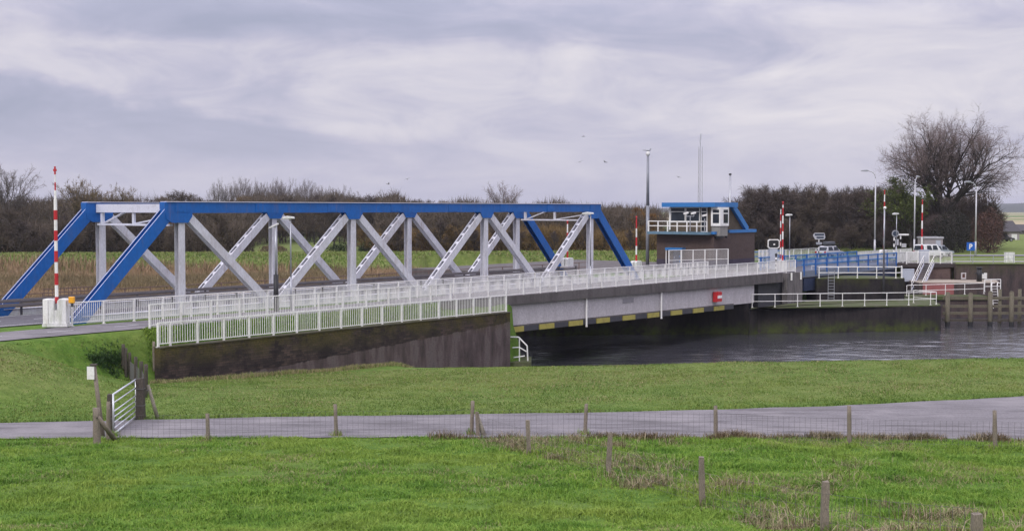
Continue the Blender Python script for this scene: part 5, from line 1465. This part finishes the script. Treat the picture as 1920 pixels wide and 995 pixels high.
# dense brown wood on the right bank
dA = make_tree('wood_tree', '', 'tree', (BARK_D, TW_PURPLE), seed=31, H=10, spread=.65, levels=3, kids=[9, 6, 5], up=.25, r0=.16, ratio=.55, twigs=10, tw_len=1.0, tw_w=.030, start=.10)
dB = make_tree('wood_tree', '', 'tree', (BARK_D, TW_BROWN), seed=32, H=10, spread=.55, levels=3, kids=[10, 6, 5], up=.35, r0=.16, ratio=.5, twigs=10, tw_len=1.0, tw_w=.030, start=.08)
dC = make_tree('wood_tree', '', 'tree', (BARK_D, TW_BROWN), seed=33, H=11, spread=.5, levels=3, kids=[8, 6, 5], up=.5, r0=.18, ratio=.52, twigs=9, tw_len=1.0, tw_w=.030, start=.2)
GA = 'brown leafless trees massed in the wood on the right bank'; LA = 'leafless purple brown tree massed in the wood on the right bank'
prof = lambda x: np.interp(x, [1372, 1400, 1450, 1480, 1520, 1560, 1600, 1640, 1680, 1740, 1800, 1850, 1872], [376, 346, 346, 348, 340, 346, 338, 354, 348, 372, 372, 382, 405])
used = set()
def scatter(protos, xs, profile, D0, D1, grp, lab, jit=10):
    for i, px in enumerate(xs):
        p = protos[i % len(protos)]; D = RR.uniform(D0, D1); top = float(profile(px))+RR.uniform(-jit, jit*.9)
        put(p, px, top, D, lab, grp, RR.uniform(0, 6.28), first=p not in used, wide=RR.uniform(1.0, 1.4)); used.add(p)
scatter([dA, dB, dC, dA], [1380+k*11.2+RR.uniform(-5, 5) for k in range(44)], prof, 196, 232, GA, LA)
scatter([dB, dA], [1400+k*24+RR.uniform(-9, 9) for k in range(20)], lambda x: 425, 190, 197, GA, LA, 22)
# wood behind the far dike, left half of the picture
GB = 'brown leafless trees massed behind the far dike'; LB_ = 'leafless brown tree massed in the wood behind the far dike'
eA = make_tree('wood_tree', '', 'tree', (BARK_B, TW_BROWN), seed=41, H=12, spread=.6, levels=3, kids=[9, 6, 5], up=.3, r0=.2, ratio=.52, twigs=9, tw_len=1.1, tw_w=.034, start=.12)
eB = make_tree('wood_tree', '', 'tree', (BARK_D, TW_OCHRE), seed=42, H=12, spread=.55, levels=3, kids=[9, 6, 5], up=.35, r0=.2, ratio=.5, twigs=9, tw_len=1.0, tw_w=.034, start=.12)
eC = make_tree('wood_tree', '', 'tree', (BARK_D, TW_PURPLE), seed=43, H=12, spread=.5, levels=3, kids=[9, 6, 4], up=.5, r0=.2, ratio=.5, twigs=9, tw_len=1.1, tw_w=.034, start=.2)
profL = lambda x: np.interp(x, [-40, 0, 45, 80, 130, 200, 260, 300, 370, 410, 640, 690, 760, 830, 900, 1000, 1060, 1120, 1180, 1240], [374, 370, 374, 376, 370, 372, 376, 366, 362, 370, 370, 370, 368, 376, 380, 390, 396, 404, 406, 398])
scatter([eA, eC, eB, eA, eC], [-170+k*14.8+RR.uniform(-6, 6) for k in range(94)], profL, 255, 330, GB, LB_, 12)
scatter([eA, eC], [-30+k*22+RR.uniform(-8, 8) for k in range(21)], lambda x: 408, 198, 205, GB, LB_, 26)
scatter([eB, eA, eC], [700+k*24+RR.uniform(-8, 8) for k in range(22)], lambda x: 424, 198, 205, GB, LB_, 22)
# trees one can tell apart on the skyline
bb = make_tree('bare_tree', 'broad leafless tree rising at the far left edge of the wood', 'tree', (BARK_G, TW_GREY), seed=51, H=15, spread=.55, levels=3, kids=[9, 6, 5], up=.45, trunk_f=.25, r0=.3, ratio=.6, twigs=8, tw_len=1.0, tw_w=.035, fork=6)
put(bb, 8, 303, 262, first=True)
cc = make_tree('autumn_tree', 'round topped ochre tinged tree left of the truss portal', 'tree', (BARK_G, worn('pale_ochre_twigs', (.19, .145, .09), (.13, .105, .075), .5, .95, scale=.5, fine=.25, spec=.05)), seed=52, H=12, spread=.5, levels=3, kids=[10, 6, 5], up=.5, trunk_f=.2, r0=.25, ratio=.58, twigs=10, tw_len=.9, tw_w=.04, fork=7)
put(cc, 155, 325, 248, first=True)
put(cc, 222, 338, 252, 'smaller round topped tree beside the ochre tinged one', rz=2.0, wide=.85)
pop = [make_tree('poplar_tree', '', 'tree', (BARK_G, TW_GREY), seed=60+i, H=20, spread=.30, levels=3, kids=[6, 7, 5], up=.75, trunk_f=.25, r0=.22, ratio=.5, twigs=8, tw_len=1.2, tw_w=.034, fork=7) for i in range(3)]
GP, LP_ = 'row of grey poplars behind the bridge', 'tall narrow grey poplar in the row behind the truss bridge'
pxs = [408, 422, 437, 452, 466, 480, 494, 507, 520, 532, 544, 556, 568, 580, 592, 604, 616]
ptop = [338, 330, 330, 328, 332, 330, 336, 331, 329, 333, 330, 334, 332, 338, 341, 344, 348]
for i, (px, py) in enumerate(zip(pxs, ptop)):
    p = pop[i % 3]; put(p, px+RR.uniform(-3, 3), py, 420+RR.uniform(-15, 15), LP_, GP, RR.uniform(0, 6), first=p not in used, wide=.62); used.add(p)
put(pop[1], 638, 344, 400, 'grey poplar standing alone just right of the poplar row', None, 1.0, wide=.9)['group'] = 'single poplars'
rr = make_tree('bare_tree', 'reddish grey leafless tree showing above the top chord of the truss', 'tree', (BARK_G, TW_RED), seed=71, H=14, spread=.5, levels=3, kids=[9, 6, 5], up=.5, trunk_f=.2, r0=.28, ratio=.6, twigs=8, tw_len=1.0, tw_w=.03, fork=6)
put(rr, 945, 335, 330, first=True)
put(rr, 1163, 376, 300, 'open leafless tree between the truss and the thick grey mast', None, 1.2, wide=1.1)
put(rr, 685, 356, 310, 'low ochre topped bare tree right of the lone poplar', None, 2.0)
# golden trees
gg = make_tree('golden_tree', 'golden orange willow glowing behind the left end of the truss', 'tree', (BARK_B, TW_GOLD), seed=81, H=9, spread=.75, levels=3, kids=[11, 7, 5], up=.15, r0=.2, ratio=.5, twigs=9, leafy=2, tw_len=.8, tw_w=.05, start=.08)
put(gg, 298, 408, 228, first=True, wide=1.35)
put(gg, 1225, 385, 232, 'golden brown tree behind the thick mast and control building', None, 2.0, wide=1.1)
put(gg, 1022, 408, 240, 'golden yellow shrub seen under the right truss portal', None, 4.0, wide=1.2)
put(gg, 770, 425, 245, 'dull golden bush seen between the middle truss diagonals', None, 1.2, wide=1.3)
# olive green tree left of the big one, evergreen bush, ivy on the trunk
og = make_tree('olive_tree', 'olive green leafy tree between the dark wood and the huge bare tree', 'tree', (BARK_D, LEAF_G), seed=91, H=11, spread=.62, levels=3, kids=[10, 7, 5], up=.3, r0=.22, ratio=.52, twigs=5, leafy=9, tw_len=.75, tw_w=.045, start=.1)
put(og, 1708, 325, 188, first=True, wide=1.55)
def leaf_bush(name, label, px, pyt, pyb, D, w, mat, n=3500, cat='bush'):
    R = np.random.default_rng(int(px)); x = at(px, pyb, D).x; zb = H1(x, D)-.05; h = at(px, pyt, D).z-zb; w = w*D/F
    c = R.normal(0, 1, (n, 3)); c /= np.linalg.norm(c, axis=1)[:, None]; c *= (R.random((n, 1))**.35)
    lump = 1+.25*(fbm(c[:, 0]*2+5, c[:, 2]*2+c[:, 1], 1.3)-.5)[:, None]*2
    c = c*lump*np.array([[w/2, w/3, h*.55]])+np.array([[0, 0, h*.48]]); c[:, 2] = np.abs(c[:, 2])
    s = R.normal(0, 1, (n, 2, 3)); s = s/np.linalg.norm(s, axis=2)[:, :, None]*.16*R.uniform(.6, 1.5, (n, 1, 1))
    T = np.stack([c, c+s[:, 0], c+s[:, 1]], 1).reshape(-1, 3)
    t = thing(name, label, cat, (x, D, zb)); np_mesh('foliage', T, np.arange(len(T)).reshape(-1, 3), mat, t)
    mb = MB()
    for k in range(5): mb.tube((0, 0, 0), ((k-2)*w*.12, (k % 2-.5)*w*.1, h*.6), .05, .02, 5)
    mb.build('stems', BARK_D, t)
leaf_bush('evergreen_bush', 'dark clipped evergreen bush on the dike between the truss diagonals', 640, 456, 478, 205, 62, LEAF_D)
leaf_bush('evergreen_bush', 'small dark evergreen shrub right of the clipped bush', 690, 452, 478, 212, 40, LEAF_D)
leaf_bush('dark_shrub', 'reddish brown shrub seen through the truss near the parked hut', 512, 458, 478, 206, 60, worn('red_brown_leaves', (.13, .085, .05), (.08, .06, .04), .5, .9, scale=.6, fine=.3))
leaf_bush('russet_shrub', 'russet shrub at the right foot of the huge bare tree', 1852, 392, 466, 186, 62, worn('russet_leaves', (.115, .062, .048), (.07, .05, .045), .6, .9, scale=.5, fine=.3), 5000)
leaf_bush('ivy_shrub', 'dark ivy mass around the foot of the huge bare tree', 1783, 395, 466, 187, 80, worn('ivy_leaves', (.035, .034, .026), (.02, .02, .018), .5, .9, scale=.5, fine=.3), 7000)
# understorey that reads as one mass behind the single trees
def thicket(name, label, pts, h, dens, mats, thick=14.0):
    R = np.random.default_rng(len(name)+len(pts)+int(h*10)); out = []
    for (xa, ya), (xb, yb) in zip(pts[:-1], pts[1:]):
        n = int(math.hypot(xb-xa, yb-ya)*dens*1.9); f = R.random(n); x = xa+(xb-xa)*f; y = ya+(yb-ya)*f+R.uniform(0, thick, n)
        top = h*(.55+.75*fbm(x, y*.3, .13)); z = height(x, y)+top*R.random(n)**.8
        d = np.stack([R.normal(0, .5, n), R.normal(0, .5, n), np.abs(R.normal(1.0, .5, n))], 1); d = d/np.linalg.norm(d, axis=1)[:, None]*R.uniform(.8, 2.4, (n, 1))
        s = np.cross(d, R.normal(0, 1, (n, 3))); s = s/np.linalg.norm(s, axis=1)[:, None]*R.uniform(.025, .075, (n, 1))
        c = np.stack([x, y, z], 1); out.append(np.stack([c-s, c+s, c+d], 1))
    T = np.concatenate(out).reshape(-1, 3); o = np_mesh(name, T, np.arange(len(T)).reshape(-1, 3), mats); return tag(o, label, 'undergrowth', kind='stuff')
pt = lambda px, D: (at(px, 470, D).x, D)
thicket('undergrowth', 'tangled brown undergrowth filling the wood on the right bank', [pt(1365, 205), pt(1876, 205)], 7.5, 650, TW_PURPLE, 26)
thicket('undergrowth', 'tangled brown undergrowth behind the far dike, left part', [pt(-190, 262), pt(455, 262)], 10.0, 420, TW_BROWN, 40)
thicket('undergrowth', 'tangled brown undergrowth behind the far dike, right part', [pt(700, 232), pt(1260, 228)], 9.0, 520, TW_BROWN, 30)
scatter([eA, eC, eB], [445+k*15+RR.uniform(-5, 5) for k in range(19)], lambda x: 398, 296, 330, GB, LB_, 20)
thicket('undergrowth', 'brown tangle of branches behind the lawn in the park', [pt(430, 318), pt(730, 318)], 10.5, 480, TW_BROWN, 30)
thicket('undergrowth', 'low brown scrub along the back of the far dike, left part', [pt(-190, 206), pt(452, 206)], 4.6, 480, TW_BROWN, 12)
thicket('undergrowth', 'low brown scrub along the back of the far dike, right part', [pt(700, 206), pt(1250, 206)], 4.2, 480, TW_OCHRE, 12)
thicket('undergrowth', 'low scrub closing the gap under the poplars', [pt(440, 380), pt(720, 380)], 12.0, 330, TW_BROWN, 40)
# far hills: low wooded ridge on the horizon
def ridge():
    xs = np.linspace(-1500, 4200, 220); z = 7+13*fbm(xs, xs*0, .0016, 4)+5*fbm(xs, xs*0+4, .012, 3)+14*sstep(900, 1500, xs)
    n = len(xs); rows = [(3000, 0*z), (3020, z*.7), (3120, z), (3400, z*.6)]
    V = np.concatenate([np.column_stack([xs, np.full(n, y), 3.0+zz*.9]) for y, zz in rows]); Fq = [(r*n+i, r*n+i+1, (r+1)*n+i+1, (r+1)*n+i) for r in range(3) for i in range(n-1)]
    o = np_mesh('hills', V, np.array(Fq), worn('far_wooded_ridge', (.055, .065, .055), (.08, .085, .06), .5, .95, scale=.02), smooth=True, nper=4)
    tag(o, 'low wooded ridge along the far horizon', 'hills', kind='structure')
ridge()

# ------------------------------------------------------------------ reeds, grass, weeds
def blades(name, label, cat, x, y, h, w, lean, mat, seed, zfun=None, bend=.35, attrs=None):
    """one bent blade (two triangles) per root"""
    R = np.random.default_rng(seed); n = len(x); z = (zfun or height)(x, y)-.02
    az = R.uniform(0, 2*np.pi, n); tl = R.normal(0, lean, n); fw = R.uniform(0, 2*np.pi, n)
    sx, sy = np.cos(fw)*w/2, np.sin(fw)*w/2; dx, dy = np.cos(az)*tl, np.sin(az)*tl
    r1 = np.stack([x-sx, y-sy, z], 1); r2 = np.stack([x+sx, y+sy, z], 1)
    m1 = np.stack([x-sx*.8+dx*h*.45, y-sy*.8+dy*h*.45, z+h*.58], 1); m2 = np.stack([x+sx*.8+dx*h*.45, y+sy*.8+dy*h*.45, z+h*.58], 1)
    tp = np.stack([x+dx*h*(1+bend*2), y+dy*h*(1+bend*2), z+h*(1-.25*np.abs(tl))], 1)
    V = np.stack([r1, r2, m1, m2, tp], 1).reshape(-1, 3); b = np.arange(n)[:, None]*5
    T = np.concatenate([b+[[0, 1, 3]], b+[[0, 3, 2]], b+[[2, 3, 4]]], 0)
    rnd = np.repeat(R.random(n), 5); at_ = {'rnd': rnd}
    for k, a in (attrs or {}).items(): at_[k] = np.repeat(a, 5)
    o = np_mesh(name, V, T, mat, attrs=at_); return tag(o, label, cat, kind='stuff')
def blade_mat(name, cols, dry, scale=.7):
    m, nt, b = nodes_of(name, .75, 0, .25); p = pos(nt)
    n1 = nz(nt, p, scale, 4, .6); n2 = nz(nt, p, .16, 4, .6)
    f = mth(nt, 'ADD', mth(nt, 'MULTIPLY', n1, .75), mth(nt, 'MULTIPLY', attr(nt, 'rnd'), .28))
    c = rmp(nt, f, [(.30, cols[0]), (.5, cols[1]), (.70, cols[2])])
    c = mixc(nt, mrange(nt, n2, .48, .68, 0, .55), c, tuple(x*y for x, y in zip(cols[2], (1.1, .95, 1.0))))
    c = mixc(nt, attr(nt, 'dryf'), c, rmp(nt, attr(nt, 'rnd'), [(.1, dry[0]), (.9, dry[1])]))
    nt.links.new(c, b.inputs['Base Color']); return m
FG = blade_mat('lush_grass_blades', [(.050, .118, .012), (.122, .245, .026), (.235, .335, .055)], [(.20, .19, .085), (.36, .30, .17)])
MG = blade_mat('meadow_grass_blades', [(.070, .130, .020), (.118, .190, .033), (.19, .245, .055)], [(.22, .20, .09), (.36, .30, .16)], .45)
RD = blade_mat('reed_blades', [(.17, .115, .06), (.27, .19, .105), (.37, .275, .165)], [(.10, .085, .04), (.2, .16, .08)], .25)
WD = blade_mat('dark_weed_blades', [(.055, .06, .022), (.11, .085, .045), (.17, .125, .07)], [(.24, .20, .12), (.38, .31, .2)], .9)
def in_view(x, y, m=.06):
    t = x/np.maximum(y, 1); return np.abs(t) < .4+m
def sample(n, x0, x1, y0, y1, seed, pw=0.0):
    R = np.random.default_rng(seed); y = y0+(y1-y0)*R.random(n)**(1+pw); x = R.uniform(x0, x1, n); k = in_view(x, y); return x[k], y[k]
def diag_x(y):
    P = sorted([(p[1], p[0]) for p in [(front[2][0], front[2][1])]+diag]); return np.interp(y, [p[0] for p in P], [p[1] for p in P])
def foreground():
    x, y = sample(700000, -22, 22, 21.5, 46.4, 5, .45)
    nr, fr = path_edges(x); keep = y < nr+.1+.35*(fbm(x, y, 1.3)-.3); x, y = x[keep], y[keep]
    cl = fbm(x, y, 1.15, 3); keep = np.random.default_rng(2).random(len(x)) < .14+1.35*cl; x, y, cl = x[keep], y[keep], cl[keep]
    right = sstep(0, .6, x-diag_x(y))
    big_ = fbm(x, y, .35, 3)
    h = (.055+.17*np.clip(cl-.25, 0, 1)*1.2+.05*right*big_)*np.random.default_rng(3).uniform(.7, 1.3, len(x))
    dr = np.clip((fbm(x+40, y, .55, 4)-.52)*5, 0, 1)*right*.45+np.clip((fbm(x, y+90, .3, 4)-.60)*4, 0, 1)*.5*(1-right)
    dr = (np.random.default_rng(4).random(len(x)) < dr)*.9
    blades('grass', 'lush green grass on the near slope of the dike', 'grass', x, y, h, .020, .55, FG, 6, attrs={'dryf': dr})
def meadow():
    x, y = sample(330000, -40, 40, 47, 74, 15, .0)
    nr, fr = path_edges(x); u, v = UV(x, y); keep = (y > fr+.02-.3*(fbm(x, y, 1.3)-.5))*((v < -7.9) | ((u < -.05)*(v < -6.3)))*(y < bank_y(x)+3); x, y, v = x[keep], y[keep], v[keep]
    nr, fr = path_edges(x); edge = np.exp(-((y-fr)/.5)**2)
    cl = fbm(x, y, .7, 3)
    h = (.05+.12*np.clip(cl-.3, 0, 1)+.10*edge)*np.random.default_rng(3).uniform(.7, 1.3, len(x))
    dr = .6*sstep(.3, .75, fbm(x, y, .22, 4))*sstep(1.5, 4, y-fr)*(.2+.8*sstep(-20, -14, x))+.9*np.exp(-((x+23.5)/4)**2-((y-57.5)/2.2)**2)
    dr = (np.random.default_rng(4).random(len(x)) < .55*dr)*.85
    blades('grass', 'short olive green grass between the path and the canal', 'grass', x, y, h, .032, .5, MG, 16, attrs={'dryf': dr})
def wall_foot():
    R = np.random.default_rng(8); n = 9000; u = R.uniform(-1, 27, n); v = -7.95-np.abs(R.normal(0, .35, n))
    x, y = OX+CT*u-ST*v, OY+ST*u+CT*v; h = R.uniform(.10, .32, n)*(.5+fbm(x, y, .8))
    blades('dry_grass', 'pale dry grass along the foot of the brick wing wall', 'grass', x, y, h, .03, .35, MG, 19, attrs={'dryf': (R.random(n) < .7)*.95})
    n = 16000; v = R.uniform(-6.9, -6.05, n); u = R.uniform(.05, 24, n); x, y = OX+CT*u-ST*v, OY+ST*u+CT*v
    blades('grass', 'green grass strip between the wall railing and the cycle path', 'grass', x, y, R.uniform(.08, .25, n), .04, .4, FG, 21, attrs={'dryf': np.zeros(n)})
def fence_weeds():
    R = np.random.default_rng(9); n = 13500; x = R.uniform(-3, 19.5, n); nr, fr = path_edges(x)
    y = nr-.05-np.abs(R.normal(0, .32, n)); dn = fbm(x, x*0+2, .9, 3); keep = R.random(n) < np.clip((dn-.30)*3.2, .08, 1)*(.35+.65*sstep(0, 6, x)); x, y, dn = x[keep], y[keep], dn[keep]; n = len(x)
    blades('weeds', 'dark dead weeds under the sheep fence along the path edge', 'weeds', x, y, R.uniform(.10, .38, n)*(.5+dn), .024, .4, WD, 23, attrs={'dryf': (R.random(n) < np.where(fbm(x, x*0+7, .8) > .52, .55, .12))*.9})
    # bleached tussocks on the rough side of the post fence
    xs, ys, hs = [], [], []
    for k in range(95):
        cy = R.uniform(24, 44.5); dx0 = float(diag_x(np.array([cy]))[0]); cx = dx0+R.gamma(1.3, 2.6)-.4
        if abs(cx/cy) > .42: continue
        m = R.integers(40, 130); rr_ = R.uniform(.12, .42); q = R.normal(0, rr_, (m, 2)); xs.append(cx+q[:, 0]*1.4); ys.append(cy+q[:, 1]); hs.append(R.uniform(.12, .40)*R.uniform(.6, 1.3, m))
    x, y, h = np.concatenate(xs), np.concatenate(ys), np.concatenate(hs)
    blades('dry_tussocks', 'bleached dry grass tussocks on the rough slope right of the post fence', 'grass', x, y, h, .017, .7, WD, 24, attrs={'dryf': (R.random(len(x)) < .62)*.95})
def reeds():
    R = np.random.default_rng(10); n = 230000
    y = R.uniform(84, 176, n); x = R.uniform(-.45, .30, n)*y; u, v = UV(x, y)
    keep = (v > 15.5)*((y < 120) | (u < 60) | (v > 34))*(R.random(n) < .35+.9*fbm(x, y, .09, 4)); x, y = x[keep], y[keep]; n = len(x)
    hgt = (1.35+1.0*fbm(x, y, .05, 3))*R.uniform(.75, 1.15, n)*np.interp(y, [84, 110, 150, 176], [.78, .88, .95, .98])
    dr = (R.random(n) < sstep(.42, .62, fbm(x, y*2.2, .045, 3)))*.8
    blades('reeds', 'brown reed marsh beyond the road', 'reeds', x, y, hgt, np.interp(y, [84, 176], [.06, .11]), .22, RD, 25, attrs={'dryf': dr})
def bank_nettles():
    R = np.random.default_rng(12); P = []
    for k in range(260):
        a_, q = R.uniform(0, 6.283), R.random()**.6; P.append(foot(200+34*q*math.cos(a_), 676+10*q*math.sin(a_)))
    P = np.repeat(np.array(P), 4, 0); x = P[:, 0]+R.normal(0, .12, len(P)); y = P[:, 1]+R.normal(0, .12, len(P)); n = len(x)
    blades('nettles', 'dark green nettle patch on the bank behind the picket fence', 'weeds', x, y, R.uniform(.06, .36, n)*(.4+fbm(x, y, 1.1)), .06, .7, blade_mat('nettle_leaves', [(.022, .05, .014), (.04, .085, .022), (.06, .12, .03)], [(.1, .1, .05), (.1, .1, .05)]), 26, attrs={'dryf': np.zeros(n)})
def post_tufts():
    R = np.random.default_rng(31); X_, Y_ = [], []
    for (x, y, h) in front+diag+left+[(g0[0], g0[1], 1), (g1[0], g1[1], 1), (hx, hy, 1)]:
        m = 130; q = np.abs(R.normal(.10, .12, m)); a = R.uniform(0, 6.283, m); X_.append(x+q*np.cos(a)); Y_.append(y+q*np.sin(a))
    x, y = np.concatenate(X_), np.concatenate(Y_)
    blades('grass', 'longer grass tufts left standing around the fence posts', 'grass', x, y, R.uniform(.08, .32, len(x)), .022, .35, FG, 32, attrs={'dryf': (R.random(len(x)) < .3)*.9})
post_tufts()
foreground(); meadow(); wall_foot(); fence_weeds(); reeds(); bank_nettles()
# grass on the far dike
R_ = np.random.default_rng(13); n = 60000; yy = R_.uniform(176, 196, n); xx = R_.uniform(-.44, .32, n)*yy; yy = yy+8*np.sin(xx*.012)
blades('grass', 'green grass on the far dike behind the reeds', 'grass', xx, yy, R_.uniform(.15, .4, n), .12, .5, MG, 27, attrs={'dryf': (R_.random(n) < .30)*.7})

# ------------------------------------------------------------------ gulls in the sky
def gull(px, py, D, s, bank, label, i):
    c = at(px, py, D); mb = MB()
    n = 8; rings = []
    for k in range(n+1):
        f = k/n; x = -.30+.62*f; r = .085*math.sin(math.pi*min(1, max(0.04, f*.96+.02)))**.7
        rings.append([(x, r*math.cos(q), r*math.sin(q)) for q in [2*math.pi*j/8 for j in range(8)]])
    vs = [p for r in rings for p in r]; fs = [(k*8+j, k*8+(j+1) % 8, (k+1)*8+(j+1) % 8, (k+1)*8+j) for k in range(n) for j in range(8)]+[tuple(range(8)), tuple(range(n*8, n*8+8))]
    mb.add(vs, fs)
    for sd_ in (-1, 1):
        pts = [(.16, .05, .02), (.20, .30, .16), (.04, .70, .10), (-.06, .72, .09), (.02, .34, .13), (-.12, .05, .02)]
        up_ = [(x, sd_*y, z+.012) for x, y, z in pts]; dn = [(x, sd_*y, z-.012) for x, y, z in pts]
        mb.add(up_+dn, [(0, 1, 4, 5), (1, 2, 3, 4), (6, 11, 10, 7), (7, 10, 9, 8)]+[(k, (k+1) % 6, 6+(k+1) % 6, 6+k) for k in range(6)])
    mb.prism([(-.28, -.05), (-.46, -.10), (-.46, .10), (-.28, .05)], -.012, .012)
    o = mb.build('gull', worn('flying_gull_plumage', (.30, .30, .32), (.12, .12, .13), .4, .8, scale=9)); o.location = c; o.scale = (s,)*3; o.rotation_euler = (bank, 0, i*1.3)
    tag(o, label, 'bird', 'gulls flying over the bridge')
for i, (px, py, lb) in enumerate(((1094, 256, 'highest gull of those flying above the truss end'), (1087, 304, 'left gull of the level pair above the truss end'), (1135, 304, 'right gull of the level pair above the truss end'),
        (1272, 332, 'gull flying left of the lattice mast above the control building'), (764, 336, 'gull flying above the middle of the truss, upper right of a loose group'), (728, 345, 'gull flying above the middle of the truss, left of a loose group'), (733, 358, 'gull flying lowest over the middle of the truss'))):
    gull(px, py, 118+i*3, .5, .3*(-1)**i, lb, i)

# ------------------------------------------------------------------ air
def haze():
    m = bpy.data.materials.new('haze_air'); m.use_nodes = True; nt = m.node_tree; nt.nodes.clear()
    o = nt.nodes.new('ShaderNodeOutputMaterial'); v = nt.nodes.new('ShaderNodeVolumePrincipled')
    v.inputs['Color'].default_value = (.80, .82, .92, 1); v.inputs['Density'].default_value = .00012; v.inputs['Anisotropy'].default_value = .2
    nt.links.new(v.outputs[0], o.inputs['Volume'])
    mb = MB(); mb.box(-9500, -200, -3.0, 9500, 12500, 60.0); ob = mb.build('haze', m); tag(ob, 'thin pale autumn haze over the polder', 'haze', kind='stuff')
haze()
